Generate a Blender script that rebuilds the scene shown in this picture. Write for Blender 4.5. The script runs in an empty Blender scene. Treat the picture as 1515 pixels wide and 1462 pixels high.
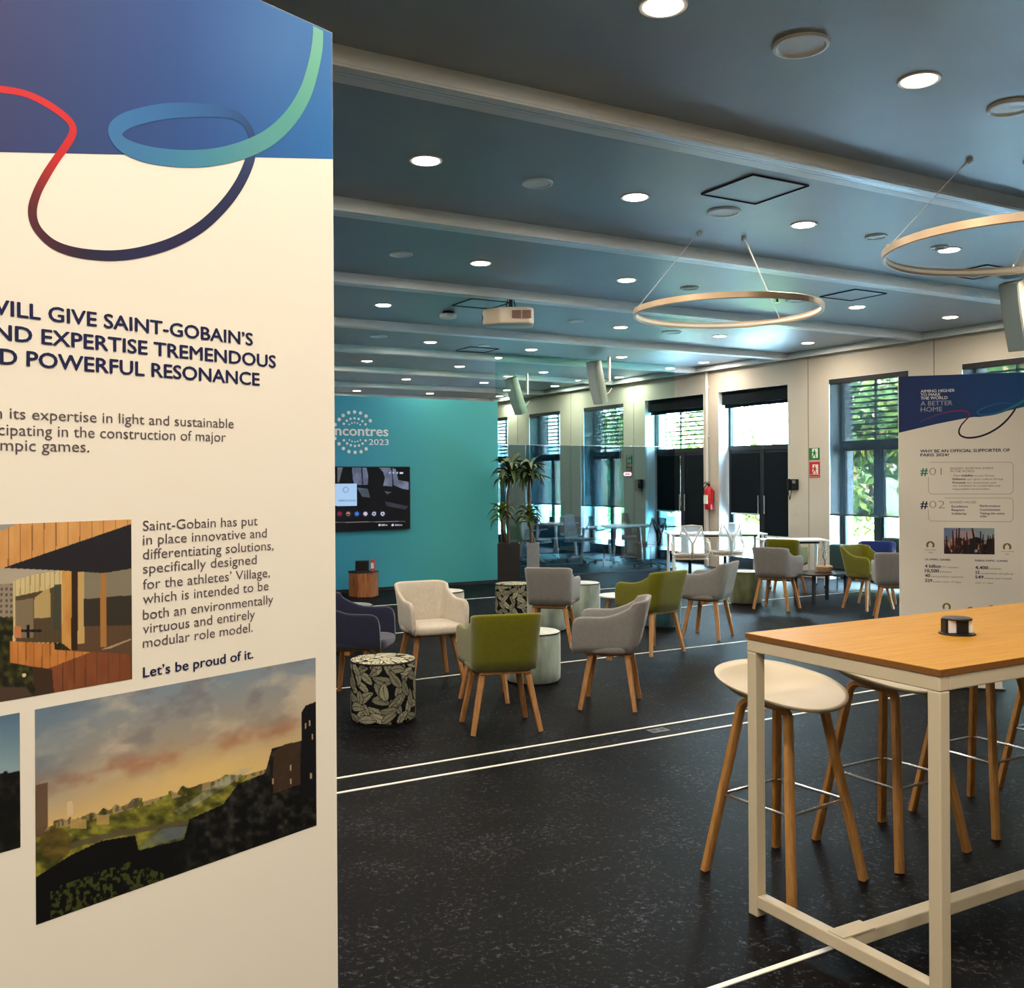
import bpy, bmesh, math, random
import numpy as np
from mathutils import Vector, Matrix
random.seed(7); rng = np.random.RandomState(5)
PI = math.pi
SC = bpy.context.scene
COL = SC.collection

# ------------------------------------------------------------------ camera
RV = np.array([.867, -.4985, 0.]); FV = np.array([.4985, .867, 0.]); ZV = np.array([0, 0, 1.])
EYE = np.array([0, 0, 1.65]); FPX = 1460.0; CX, CY = 757.5, 708.0
ROLL = .006
rp = RV - ROLL * ZV; up = ZV + ROLL * RV
cam_d = bpy.data.cameras.new('camera'); cam = bpy.data.objects.new('camera', cam_d); COL.objects.link(cam)
cam_d.sensor_width = 36; cam_d.lens = 36 * FPX / 1515; cam_d.shift_y = -(731 - CY) / 1515
cam_d.clip_start = .05; cam_d.clip_end = 300
M = Matrix(((rp[0], up[0], -FV[0], EYE[0]), (rp[1], up[1], -FV[1], EYE[1]), (rp[2], up[2], -FV[2], EYE[2]), (0, 0, 0, 1)))
cam.matrix_world = M
SC.camera = cam
SC.view_settings.view_transform = 'Standard'; SC.view_settings.look = 'None'
SC.view_settings.gamma = 1; SC.view_settings.use_curve_mapping = False
SC.view_settings.exposure = 0.0
SC.cycles.use_denoising = True
try: SC.cycles.denoiser = 'OPENIMAGEDENOISE'
except Exception: pass
SC.cycles.max_bounces = 8; SC.cycles.diffuse_bounces = 4; SC.cycles.transparent_max_bounces = 16
SC.cycles.sample_clamp_indirect = 40; SC.cycles.caustics_reflective = False; SC.cycles.caustics_refractive = False

# ------------------------------------------------------------------ sky and sun
W = bpy.data.worlds.new('daylight'); SC.world = W; W.use_nodes = True
wn = W.node_tree.nodes; wl = W.node_tree.links
bg = wn['Background']; bg.inputs['Strength'].default_value = 95.0
tc = wn.new('ShaderNodeTexCoord'); sp = wn.new('ShaderNodeSeparateXYZ'); rm = wn.new('ShaderNodeValToRGB')
wl.new(tc.outputs['Generated'], sp.inputs[0]); wl.new(sp.outputs['Z'], rm.inputs[0]); wl.new(rm.outputs[0], bg.inputs['Color'])
rm.color_ramp.elements[0].color = (.72, .88, 1, 1); rm.color_ramp.elements[1].color = (.38, .62, 1, 1)
sd = bpy.data.lights.new('sun', 'SUN'); sd.energy = 80; sd.angle = .02; sd.color = (1, .95, .86)
so = bpy.data.objects.new('sun', sd); COL.objects.link(so)
so.rotation_euler = Vector((.62, .25, -.74)).to_track_quat('-Z', 'Y').to_euler()
LAMP_W = 28.0; LAMP_COL = (1.0, .875, .715)

# ------------------------------------------------------------------ helpers
def ray(px, py): return FV + (px - CX) / FPX * rp - (py - CY) / FPX * up
def at_h(px, py, h):
    d = ray(px, py); return EYE + (h - EYE[2]) / d[2] * d
def at_z(px, py, z): return EYE + z * ray(px, py)
def cw(x, z, h=0.): return np.array([0, 0, h]) + x * RV + z * FV      # camera-side plan coordinates -> room
def fp(px, z): return cw((px - CX) / FPX * z, z)
def on_plane(px, py, P, N):
    d = ray(px, py); t = np.dot(P - EYE, N) / np.dot(d, N); return EYE + t * d
def face_rz(a, b):
    w = a * RV + b * FV; return math.atan2(w[1], w[0]) + PI / 2      # local -Y looks along (a right, b forward)
def lin(r, g, b):
    f = lambda c: ((c / 255 + .055) / 1.055) ** 2.4 if c > 10 else c / 255 / 12.92
    return (f(r), f(g), f(b), 1)
def nlin(a):
    a = np.clip(a, 0, 255) / 255.; return np.where(a > .04045, ((a + .055) / 1.055) ** 2.4, a / 12.92)

def setp(o, label=None, cat=None, group=None, kind=None):
    if label: o['label'] = label
    if cat: o['category'] = cat
    if group: o['group'] = group
    if kind: o['kind'] = kind
    return o
def thing(name, label, cat, loc=(0, 0, 0), rz=0, group=None):
    o = bpy.data.objects.new(name, None); COL.objects.link(o); o.empty_display_size = .1
    o.location = loc; o.rotation_euler = (0, 0, rz); setp(o, label, cat, group); return o
def link_mesh(name, me, parent=None, label=None):
    o = bpy.data.objects.new(name, me); COL.objects.link(o)
    if parent: o.parent = parent
    if label: o['label'] = label
    return o
def copy_tree(o, parent=None):
    c = o.copy(); COL.objects.link(c)
    if parent: c.parent = parent
    for ch in list(o.children): copy_tree(ch, c)
    return c
def structure(o): o['kind'] = 'structure'; return o

class MB:
    def __init__(s): s.v = []; s.f = []; s.m = []
    def add(s, vs, fs, mi=0):
        n = len(s.v); s.v += [tuple(map(float, p)) for p in vs]; s.f += [tuple(i + n for i in f) for f in fs]; s.m += [mi] * len(fs); return s
    def box(s, x0, x1, y0, y1, z0, z1, mi=0, M=None):
        vs = [(x, y, z) for z in (z0, z1) for y in (y0, y1) for x in (x0, x1)]
        if M is not None: vs = [tuple(M @ Vector(p)) for p in vs]
        return s.add(vs, [(0, 2, 3, 1), (4, 5, 7, 6), (0, 1, 5, 4), (2, 6, 7, 3), (0, 4, 6, 2), (1, 3, 7, 5)], mi)
    def tube(s, pts, rad, n=10, mi=0, closed=False, sq=None):
        pts = [Vector(p) for p in pts]; N = len(pts)
        rad = rad if hasattr(rad, '__len__') else [rad] * N
        rings = []; prev = None
        for i, p in enumerate(pts):
            if closed: t = pts[(i + 1) % N] - pts[i - 1]
            else: t = pts[min(i + 1, N - 1)] - pts[max(i - 1, 0)]
            t.normalize()
            if prev is None:
                a = Vector((0, 0, 1)) if abs(t.z) < .9 else Vector((1, 0, 0))
                u = t.cross(a).normalized()
            else: u = (prev - t * prev.dot(t)).normalized()
            prev = u; w = t.cross(u)
            if sq:   # rectangular section, sq=(half along u, half along w), scaled by rad
                ring = [p + u * (a * sq[0] * rad[i]) + w * (b * sq[1] * rad[i]) for a, b in ((1, .7), (.7, 1), (-.7, 1), (-1, .7), (-1, -.7), (-.7, -1), (.7, -1), (1, -.7))]
            else: ring = [p + (u * math.cos(2 * PI * k / n) + w * math.sin(2 * PI * k / n)) * rad[i] for k in range(n)]
            rings.append(ring)
        k = len(rings[0]); vs = [q for r_ in rings for q in r_]; fs = []
        for i in range(N if closed else N - 1):
            a = i * k; b = ((i + 1) % N) * k
            for j in range(k): fs.append((a + j, a + (j + 1) % k, b + (j + 1) % k, b + j))
        if not closed: fs += [tuple(range(k))[::-1], tuple((N - 1) * k + j for j in range(k))]
        return s.add(vs, fs, mi)
    def lathe(s, prof, n=32, mi=0, c=(0, 0, 0)):
        vs = []; fs = []; m = len(prof)
        for k in range(n):
            a = 2 * PI * k / n
            vs += [(c[0] + r * math.cos(a), c[1] + r * math.sin(a), c[2] + z) for r, z in prof]
        for k in range(n):
            for j in range(m - 1):
                a = k * m + j; b = ((k + 1) % n) * m + j; fs.append((a, b, b + 1, a + 1))
        return s.add(vs, fs, mi)
    def prism(s, poly, z0, z1, mi=0):
        n = len(poly); vs = [(x, y, z0) for x, y in poly] + [(x, y, z1) for x, y in poly]
        fs = [tuple(range(n))[::-1], tuple(range(n, 2 * n))] + [(i, (i + 1) % n, n + (i + 1) % n, n + i) for i in range(n)]
        return s.add(vs, fs, mi)
    def mesh(s, name, mats, smooth=False, bevel=0, seg=2):
        me = bpy.data.meshes.new(name); me.from_pydata(s.v, [], s.f)
        mats = mats if isinstance(mats, (list, tuple)) else [mats]
        for m in mats: me.materials.append(m)
        if len(mats) > 1: me.polygons.foreach_set('material_index', s.m)
        b = bmesh.new(); b.from_mesh(me)
        bmesh.ops.remove_doubles(b, verts=b.verts, dist=1e-5)
        bmesh.ops.recalc_face_normals(b, faces=b.faces)
        if bevel: bmesh.ops.bevel(b, geom=[e for e in b.edges if len(e.link_faces) == 2 and e.calc_face_angle(0) > .6], offset=bevel, segments=seg, affect='EDGES', profile=.5, clamp_overlap=True)
        b.to_mesh(me); b.free()
        if smooth:
            me.shade_smooth()
            if smooth != 'all': me.set_sharp_from_angle(angle=math.radians(38))
        return me
    def obj(s, name, mats, parent=None, smooth=False, bevel=0, seg=2, label=None):
        return link_mesh(name, s.mesh(name, mats, smooth, bevel, seg), parent, label)

# ------------------------------------------------------------------ materials
def mat(name, col, rough=.6, metal=0, noise=0, nscale=20, bump=0, bscale=200, spec=.5, col2=None, emit=None, es=0, sheen=0, stretch=None, coat=0):
    m = bpy.data.materials.new(name); m.use_nodes = True; nt = m.node_tree; n = nt.nodes; l = nt.links
    p = n['Principled BSDF']; p.inputs['Roughness'].default_value = rough; p.inputs['Metallic'].default_value = metal
    p.inputs['Specular IOR Level'].default_value = spec; p.inputs['Coat Weight'].default_value = coat
    if sheen: p.inputs['Sheen Weight'].default_value = sheen
    t = n.new('ShaderNodeTexCoord'); mp = n.new('ShaderNodeMapping'); l.new(t.outputs['Object'], mp.inputs[0])
    if stretch: mp.inputs['Scale'].default_value = stretch
    no = n.new('ShaderNodeTexNoise'); no.inputs['Scale'].default_value = nscale; no.inputs['Detail'].default_value = 5
    l.new(mp.outputs[0], no.inputs['Vector'])
    r = n.new('ShaderNodeValToRGB'); l.new(no.outputs['Fac'], r.inputs[0])
    c2 = col2 or tuple(c * (1 - noise) for c in col[:3]) + (1,)
    r.color_ramp.elements[0].position = .32; r.color_ramp.elements[1].position = .68
    r.color_ramp.elements[0].color = c2; r.color_ramp.elements[1].color = col
    l.new(r.outputs[0], p.inputs['Base Color'])
    if bump:
        n2 = n.new('ShaderNodeTexNoise'); n2.inputs['Scale'].default_value = bscale; n2.inputs['Detail'].default_value = 3
        l.new(mp.outputs[0], n2.inputs['Vector'])
        b = n.new('ShaderNodeBump'); b.inputs['Strength'].default_value = bump; b.inputs['Distance'].default_value = .002
        l.new(n2.outputs['Fac'], b.inputs['Height']); l.new(b.outputs[0], p.inputs['Normal'])
    if emit: p.inputs['Emission Color'].default_value = emit; p.inputs['Emission Strength'].default_value = es
    return m
def print_mat(name, rough=.55, emit=0, spec=.3):
    m = bpy.data.materials.new(name); m.use_nodes = True; n = m.node_tree.nodes; l = m.node_tree.links
    p = n['Principled BSDF']; a = n.new('ShaderNodeAttribute'); a.attribute_name = 'ink'
    p.inputs['Roughness'].default_value = rough; p.inputs['Specular IOR Level'].default_value = spec
    if emit:
        l.new(a.outputs['Color'], p.inputs['Emission Color']); p.inputs['Emission Strength'].default_value = emit
        p.inputs['Base Color'].default_value = (.01, .01, .01, 1)
    else: l.new(a.outputs['Color'], p.inputs['Base Color'])
    return m
def glass_mat(name, tint, refl=.06, rough=.0, graze=.7, haze=0, hcol=(.5, .5, .5, 1)):
    m = bpy.data.materials.new(name); m.use_nodes = True; n = m.node_tree.nodes; l = m.node_tree.links
    n.remove(n['Principled BSDF']); out = n['Material Output']
    tr = n.new('ShaderNodeBsdfTransparent'); tr.inputs[0].default_value = tint
    gl = n.new('ShaderNodeBsdfGlossy'); gl.inputs['Roughness'].default_value = rough
    fr = n.new('ShaderNodeLayerWeight'); fr.inputs['Blend'].default_value = .5
    pw = n.new('ShaderNodeMath'); pw.operation = 'POWER'; pw.inputs[1].default_value = 4; l.new(fr.outputs['Facing'], pw.inputs[0])
    ma = n.new('ShaderNodeMath'); ma.operation = 'MULTIPLY_ADD'; ma.inputs[1].default_value = graze; ma.inputs[2].default_value = refl
    l.new(pw.outputs[0], ma.inputs[0]); mx = n.new('ShaderNodeMixShader'); l.new(ma.outputs[0], mx.inputs[0])
    if haze:
        df = n.new('ShaderNodeBsdfDiffuse'); df.inputs[0].default_value = hcol; m2 = n.new('ShaderNodeMixShader'); m2.inputs[0].default_value = haze
        l.new(tr.outputs[0], m2.inputs[1]); l.new(df.outputs[0], m2.inputs[2]); l.new(m2.outputs[0], mx.inputs[1])
    else: l.new(tr.outputs[0], mx.inputs[1])
    l.new(gl.outputs[0], mx.inputs[2]); l.new(mx.outputs[0], out.inputs[0]); return m
def screen_fabric(name, col, op):
    m = bpy.data.materials.new(name); m.use_nodes = True; n = m.node_tree.nodes; l = m.node_tree.links
    n.remove(n['Principled BSDF']); out = n['Material Output']
    tr = n.new('ShaderNodeBsdfTransparent'); df = n.new('ShaderNodeBsdfDiffuse'); df.inputs[0].default_value = col
    tl = n.new('ShaderNodeBsdfTranslucent'); tl.inputs[0].default_value = col
    a = n.new('ShaderNodeMixShader'); a.inputs[0].default_value = .3; l.new(df.outputs[0], a.inputs[1]); l.new(tl.outputs[0], a.inputs[2])
    b = n.new('ShaderNodeMixShader'); b.inputs[0].default_value = op; l.new(tr.outputs[0], b.inputs[1]); l.new(a.outputs[0], b.inputs[2])
    l.new(b.outputs[0], out.inputs[0]); return m

m_ceil = mat('ceiling_paint', (.255, .31, .335, 1), .42, noise=.06, nscale=3, spec=.8)
m_beam = mat('beam_paint', (.72, .76, .75, 1), .38, noise=.06, nscale=4, spec=.5)
m_channel = mat('track_channel', (.75, .82, .86, 1), .3, metal=.3)
m_slot = mat('track_slot', (.01, .012, .013, 1), .6)
m_wall = mat('wall_paint', (.56, .50, .41, 1), .6, noise=.04, nscale=2, bump=.1, bscale=60)
m_jamb = mat('reveal_paint', (.62, .66, .68, 1), .4)
m_joint = mat('dark_joint', (.22, .19, .16, 1), .7)  # darker colour of the wall panel joint strips
m_white = mat('white_paint', (.72, .70, .66, 1), .4)
m_pipe = mat('pipe_paint', (.66, .64, .6, 1), .35)
m_dark = mat('anthracite_metal', (.016, .021, .026, 1), .5, spec=.25)
m_black = mat('black_plastic', (.008, .008, .01, 1), .45, spec=.3)
m_blackm = mat('black_matt', (.01, .011, .013, 1), .7)
m_chrome = mat('chrome', (.85, .85, .85, 1), .24, metal=1)
m_alu = mat('aluminium_strip', (.88, .84, .76, 1), .45, metal=.0, spec=.6)
m_ext = mat('outside_render', (.45, .47, .48, 1), .8, noise=.1, nscale=6)
m_blind = screen_fabric('screen_mesh', (.022, .03, .036, 1), .75)
m_blindo = mat('blackout_fabric', (.006, .010, .013, 1), .85, spec=.08)
m_pane = glass_mat('window_glass', (.86, .95, .94, 1), .04)
m_part = glass_mat('partition_glass', (.33, .56, .62, 1), .16, rough=.012, graze=.6)
m_part_up = glass_mat('clear_glass', (.80, .95, .93, 1), .04, graze=.5)
m_oak = mat('oak_veneer', lin(188, 138, 44), .5, noise=0, col2=lin(172, 120, 32), nscale=7, stretch=(.6, 9, 9), spec=.09)
m_oakedge = mat('plywood_edge', lin(150, 100, 52), .5, col2=lin(110, 70, 34), nscale=60, stretch=(1, 1, 12))
m_leg = mat('beech_leg', lin(190, 138, 84), .45, col2=lin(160, 108, 60), nscale=10, stretch=(6, 6, .7))
m_stleg = mat('oak_stool_leg', lin(192, 142, 82), .42, col2=lin(166, 116, 60), nscale=10, stretch=(6, 6, .7))
m_frame = mat('cream_powdercoat', lin(214, 200, 172), .42)
m_shell = mat('cream_plastic_shell', lin(196, 182, 156), .4, spec=.5)
m_ring = mat('ring_finish', lin(186, 162, 132), .35, metal=.3)
m_ringin = mat('ring_diffuser', lin(225, 225, 215), .5)
m_grille = mat('white_disc', lin(232, 240, 240), .45)
m_lamp = mat('lamp_diffuser', (1, 1, 1, 1), .5, emit=(1, .86, .66, 1), es=14)
m_spk = mat('speaker_shell', lin(160, 158, 140), .5); m_spkg = mat('speaker_grille', lin(150, 165, 165), .6, bump=.4, bscale=900)
m_foliage = [mat('leaf_green_%d' % i, c, .5, noise=.25, nscale=9) for i, c in enumerate([(.06, .15, .04, 1), (.18, .30, .06, 1), (.42, .46, .08, 1), (.45, .26, .10, 1)])]
m_bark = mat('bark', lin(96, 78, 58), .8, noise=.4, nscale=30)
m_dleaf = mat('dracaena_leaf', (.05, .095, .018, 1), .6, noise=.35, nscale=14)
m_dleaf2 = mat('dracaena_new_leaf', (.25, .30, .02, 1), .4, noise=.3, nscale=14)
m_print = print_mat('printed_ink'); m_board = mat('banner_board', lin(240, 233, 220), .6, noise=.015, nscale=2, spec=.25)
m_navy = mat('navy_ink', lin(34, 38, 78), .5, spec=.2); m_greytext = mat('grey_ink', lin(92, 82, 88), .5, spec=.2)
m_whiteink = mat('white_ink', lin(225, 225, 225), .5, spec=.2)

def fabric(name, c, n=.12, rough=.95): return mat(name, c, rough, noise=n, nscale=40, bump=.5, bscale=700, spec=.12, sheen=.35)
m_olive = fabric('olive_felt', lin(110, 110, 10)); m_grey = fabric('grey_felt', lin(138, 136, 134))
m_beige = fabric('beige_felt', lin(196, 186, 170)); m_navyf = fabric('navy_felt', lin(38, 40, 64)); m_bluef = fabric('blue_felt', lin(30, 52, 118))
m_sofa = fabric('bottle_green_fabric', lin(18, 62, 66)); m_blues = fabric('petrol_blue_fabric', lin(12, 80, 110))

# floor: dark speckled vinyl
def floor_mat():
    m = bpy.data.materials.new('speckled_vinyl'); m.use_nodes = True; n = m.node_tree.nodes; l = m.node_tree.links
    p = n['Principled BSDF']; t = n.new('ShaderNodeTexCoord')
    a = n.new('ShaderNodeTexNoise'); a.inputs['Scale'].default_value = 42; a.inputs['Detail'].default_value = 7; a.inputs['Roughness'].default_value = .72
    a.inputs['Distortion'].default_value = .8
    b = n.new('ShaderNodeTexNoise'); b.inputs['Scale'].default_value = 3.2; b.inputs['Detail'].default_value = 3
    l.new(t.outputs['Object'], a.inputs['Vector']); l.new(t.outputs['Object'], b.inputs['Vector'])
    r = n.new('ShaderNodeValToRGB'); e = r.color_ramp.elements; e[0].position = .44; e[0].color = (.0025, .0025, .003, 1); e[1].position = .66; e[1].color = (.058, .060, .072, 1)
    x = e.new(.56); x.color = (.0036, .0036, .0045, 1)
    mx = n.new('ShaderNodeMath'); mx.operation = 'MULTIPLY_ADD'; mx.inputs[1].default_value = .22; l.new(b.outputs['Fac'], mx.inputs[0])
    l.new(a.outputs['Fac'], mx.inputs[2]); sb = n.new('ShaderNodeMath'); sb.operation = 'SUBTRACT'; sb.inputs[1].default_value = .11
    l.new(mx.outputs[0], sb.inputs[0]); l.new(sb.outputs[0], r.inputs[0]); l.new(r.outputs[0], p.inputs['Base Color'])
    p.inputs['Roughness'].default_value = .55; p.inputs['Specular IOR Level'].default_value = .04
    bp = n.new('ShaderNodeBump'); bp.inputs['Strength'].default_value = .25; bp.inputs['Distance'].default_value = .001
    c = n.new('ShaderNodeTexNoise'); c.inputs['Scale'].default_value = 160; l.new(t.outputs['Object'], c.inputs['Vector'])
    l.new(c.outputs['Fac'], bp.inputs['Height']); l.new(bp.outputs[0], p.inputs['Normal']); return m
m_floor = floor_mat()

# ------------------------------------------------------------------ room shell
XL, XR, YB, YF = -6.0, 12.3, -3.6, 24.2
H0, HB = 3.7, 3.6
structure(MB().box(XL - .3, XR + .55, YB - .3, YF + .3, -.15, 0).obj('floor', m_floor))
structure(MB().box(XL - .3, XR + .55, YB - .3, YF + .3, H0, H0 + .2).obj('ceiling', m_ceil))
structure(MB().box(XL - .3, XL, YB, YF, 0, H0).obj('wall_left', m_wall))
structure(MB().box(XL - .3, XR + .55, YB - .3, YB, 0, H0).obj('wall_back', m_wall))
structure(MB().box(XL - .3, XR + .55, YF, YF + .3, 0, H0).obj('wall_front', m_wall))
OPEN = [(2.5, 4.05, 's'), (4.88, 6.42, 's'), (7.25, 8.80, 's'), (9.67, 11.19, 's'), (12.07, 13.79, 'd'), (14.2, 15.98, 'd'), (16.7, 18.2, 's'), (19.15, 20.55, 's'), (21.6, 23.1, 's')]
HT = 3.21
wb = MB(); y = YB
for a, b, k in OPEN:
    wb.box(XR, XR + .55, y, a, 0, HT); y = b
wb.box(XR, XR + .55, y, YF, 0, HT); wb.box(XR, XR + .55, YB, YF, HT, H0)
wall_r = structure(wb.obj('wall_right', m_wall))
# vertical panel joints and the top rail of the window wall
for i, yy in enumerate([6.8, 9.24, 11.62, 16.35, 18.7, 21.1]):
    MB().box(XR - .003, XR + .002, yy - .006, yy + .006, 0, HB).obj('panel_joint', m_joint, wall_r)
structure(MB().box(XR - .16, XR, YB, YF, HB + .02, H0).box(XR - .18, XR - .15, YB, YF, HB, HB + .03).obj('trim_1', m_beam))
structure(MB().box(XR - .02, XR, YB, YF, 0, .001).obj('baseboard_right', m_dark))
# ceiling beams with a track slot
for i, ys in enumerate([-2.8, -.35, 2.1, 4.51, 6.89, 9.36, 11.98, 14.31, 16.93, 19.68, 22.3]):
    b = MB()
    b.box(XL, XR - .16, ys - .08, ys - .03, HB, H0)
    b.box(XL, XR - .16, ys - .086, ys - .08, HB + .012, HB + .03)
    b.box(XL, XR - .16, ys + .03, ys + .10, HB + .004, H0)
    b.box(XL, XR - .16, ys + .10, ys + .165, HB + .022, H0)
    o = structure(b.obj('trim_%d' % (i + 2), m_beam))
    MB().box(XL, XR - .16, ys - .03, ys - .009, HB + .003, H0 - .02).box(XL, XR - .16, ys + .007, ys + .03, HB + .006, H0 - .02).obj('track_channel', m_channel, o)
    MB().box(XL, XR - .16, ys - .009, ys + .007, HB + .012, H0 - .02).obj('track_slot', m_slot, o)

# ------------------------------------------------------------------ windows and glazed doors
slat_me = None
def window(i, a, b, kind):
    xg = XR + .28; zt = HT
    nm = ('door_%d' if kind == 'd' else 'window_%d') % i
    root = bpy.data.objects.new(nm, None); COL.objects.link(root); root['kind'] = 'structure'; root.location = (xg, (a + b) / 2, 0)
    w = (b - a) / 2; c = 0
    f = MB(); t = .055
    f.box(-.035, .035, -w, -w + t, 0, zt); f.box(-.035, .035, w - t, w, 0, zt); f.box(-.034, .034, -w, w, zt - t, zt); f.box(-.034, .034, -w, w, 0, .07)
    f.box(-.04, .04, -w, w, 2.13, 2.22)
    f.obj('frame', m_dark, root)
    MB().box(-.038, .038, c - .045, c + .045, .07, 2.13).obj('mullion', m_dark, root)
    for s in (-1, 1):
        y0, y1 = (c - w + t, c - .045) if s < 0 else (c + .045, w - t)
        lf = MB(); q = .05
        lf.box(-.025, .025, y0, y0 + q, .07, 2.13); lf.box(-.025, .025, y1 - q, y1, .07, 2.13); lf.box(-.024, .024, y0, y1, .07, .19); lf.box(-.024, .024, y0, y1, 2.06, 2.13)
        if kind == 'd': lf.box(-.026, .026, y0, y1, 1.0, 1.045)
        o = lf.obj('sash', m_dark, root)
        MB().box(-.004, .004, y0 + q, y1 - q, .19, 2.06).obj('pane', m_pane, o)
        if kind == 'd':
            yy = y0 + .03 if s > 0 else y1 - .03
            MB().tube([(-.03, yy, 1.0), (-.07, yy, 1.0), (-.07, yy, 1.32), (-.03, yy, 1.32)], .011, 8).obj('handle', m_chrome, o, smooth=True)
    MB().box(-.004, .004, -w + t, w - t, 2.22, zt - t).obj('pane', m_pane, root)
    # lining of the reveal, inside and outside
    MB().box(-.279, -.035, w - .006, w, 0, zt).box(-.279, -.035, -w, -w + .006, 0, zt).box(-.279, -.035, -w + .006, w - .006, zt - .006, zt).obj('reveal', m_jamb, root)
    MB().box(.035, .27, w - .008, w, 0, zt).box(.035, .27, -w, -w + .008, 0, zt).obj('outer_reveal', m_ext, root)
    # external louvre blades over the top light
    if i != 5:
        for k in range(10):
            z = 2.30 + k * .088
            MB().box(.23, .275, -w + .01, w - .01, z, z + .026).obj('slat', m_dark, root)
        MB().box(.235, .27, w - .50, w - .47, 2.2, zt).box(.235, .27, -w + .2, -w + .225, 2.2, zt).obj('slat_carrier', m_dark, root)
    return root
names = {2: 'partly hidden behind the poster board', 3: 'behind the green sofa', 6: 'behind the meeting table, seen through glass', 7: 'behind the potted palms, seen through glass', 8: 'at the far corner'}
for i, (a, b, k) in enumerate(OPEN):
    if i < 3: pass
    r_ = window(i + 1, a, b, k); w = b - a
    if k == 's':
        lab = names.get(i, 'outside the photograph, %s one' % ('farther' if i else 'nearer'))
        t = thing('roller_blind', 'grey mesh roller blind pulled low on the window ' + lab, 'blind', (XR + .015, (a + b) / 2, 0), 0, 'roller blinds on the window wall')
        MB().box(-.001, .001, -w / 2 + .012, w / 2 - .012, 1.05, HT - .08).obj('screen', m_blind, t)
        MB().tube([(0, -w / 2 + .01, 1.04), (0, w / 2 - .01, 1.04)], .014, 8).obj('bottom_bar', m_dark, t, smooth=True)
        MB().box(-.012, .07, -w / 2 + .01, w / 2 - .01, HT - .08, HT - .001).obj('cassette', m_blackm, t)
    else:
        lab = 'left of the wall telephone' if i == 4 else 'left of the fire extinguisher'
        t = thing('roller_blind', 'rolled up dark blind over the glazed door ' + lab, 'blind', (XR + .13, (a + b) / 2, 0), 0, 'rolled blinds over the doors')
        MB().box(-.06, .06, -w / 2 + .02, w / 2 - .02, HT - .24, HT - .01).obj('cassette', m_blindo, t, bevel=.01)
        MB().box(-.002, .002, -w / 2 + .03, w / 2 - .03, HT - .30, HT - .22).obj('screen', m_blindo, t)
        t = thing('blackout_panel', 'dark blackout blind drawn behind the leaves of the door ' + lab, 'blind', (XR + .235, (a + b) / 2, 0), 0, 'blackout blinds on the door leaves')
        for s in (-1, 1):
            y0, y1 = sorted((s * .075, s * (w / 2 - .07))); zb = (1.0 if s > 0 else .62)
            MB().box(-.003, .003, y0, y1, zb, 2.08).obj('screen', m_blindo, t)
            MB().box(-.006, .006, y0, y1, zb - .03, zb).obj('bottom_bar', m_channel, t)
# white pipe run on the pier between the two doors
t = thing('wall_pipe', 'white vertical conduit on the pier between the two glazed doors', 'pipe', (XR - .03, 14.07, 0))
MB().tube([(0, 0, 0), (0, 0, 3.6)], .028, 12).obj('conduit', m_pipe, t, smooth=True)
for z in (.4, 1.4, 2.4, 3.3): MB().box(-.01, .03, -.04, .04, z, z + .03).obj('clip', m_pipe, t)

# ------------------------------------------------------------------ outside
structure(MB().box(XR + .55, 60, -30, 60, -.2, -.03).obj('ground_outside', mat('paving_outside', (.62, .61, .58, 1), .9, noise=.15, nscale=1.5)))
structure(MB().box(19, 34, -30, 60, -.03, .0).obj('lawn_outside', mat('grass_outside', (.16, .26, .06, 1), .9, noise=.35, nscale=3)))
def leaf_cloud(n, sx, sy, sz, size, seed):
    r = np.random.RandomState(seed); v = []; f = []; mi = []
    blobs = r.normal(0, 1, (14, 3)); blobs /= np.linalg.norm(blobs, axis=1)[:, None]; blobs *= r.uniform(.2, .8, (14, 1))
    for k in range(n):
        c = blobs[r.randint(14)] + r.normal(0, .2, 3); c = c * (sx, sy, sz)
        a, b_ = r.normal(0, 1, 3), r.normal(0, 1, 3); a /= np.linalg.norm(a); b_ -= a * a.dot(b_); b_ /= np.linalg.norm(b_)
        s = size * r.uniform(.6, 1.4); q = len(v)
        v += [tuple(c - a * s), tuple(c + b_ * s * .45), tuple(c + a * s), tuple(c - b_ * s * .45)]; f.append((q, q + 1, q + 2, q + 3)); mi.append(r.choice([0, 1, 1, 2, 2, 3], p=[.2, .2, .2, .15, .15, .1]))
    me = bpy.data.meshes.new('crown'); me.from_pydata(v, [], f)
    for m in m_foliage: me.materials.append(m)
    me.polygons.foreach_set('material_index', mi); return me
crowns = [leaf_cloud(1900, 1.9, 1.9, 1.9, .16, 40 + k) for k in range(3)]
TR = [(19.5, 12.9), (22.3, 18.7), (24, 27), (26.5, 35.5), (21.5, 4.0), (30, 24)]
pos = ['outside the window behind the poster board', 'outside the window behind the green sofa', 'outside the glazed door by the telephone', 'outside the windows behind the meeting table', 'outside beyond the right edge of the view', 'further back beyond the sofa window']
for i, (x, y) in enumerate(TR):
    t = thing('tree', 'leafy tree with yellow and green foliage ' + pos[i], 'tree', (x, y, -.03), i * 1.3, 'trees outside the windows')
    s = 1 + .12 * (i % 3)
    MB().tube([(0, 0, 0), (.05, .03, 1.2), (-.04, .05, 2.6), (.02, 0, 3.6)], [.14, .11, .09, .05], 9).obj('trunk', m_bark, t, smooth=True)
    o = link_mesh('crown', crowns[i % 3], t); o.location = (0, 0, 3.3); o.scale = (s, s, s)
hedge_me = leaf_cloud(2600, 1.4, .8, .8, .11, 77)
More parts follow.
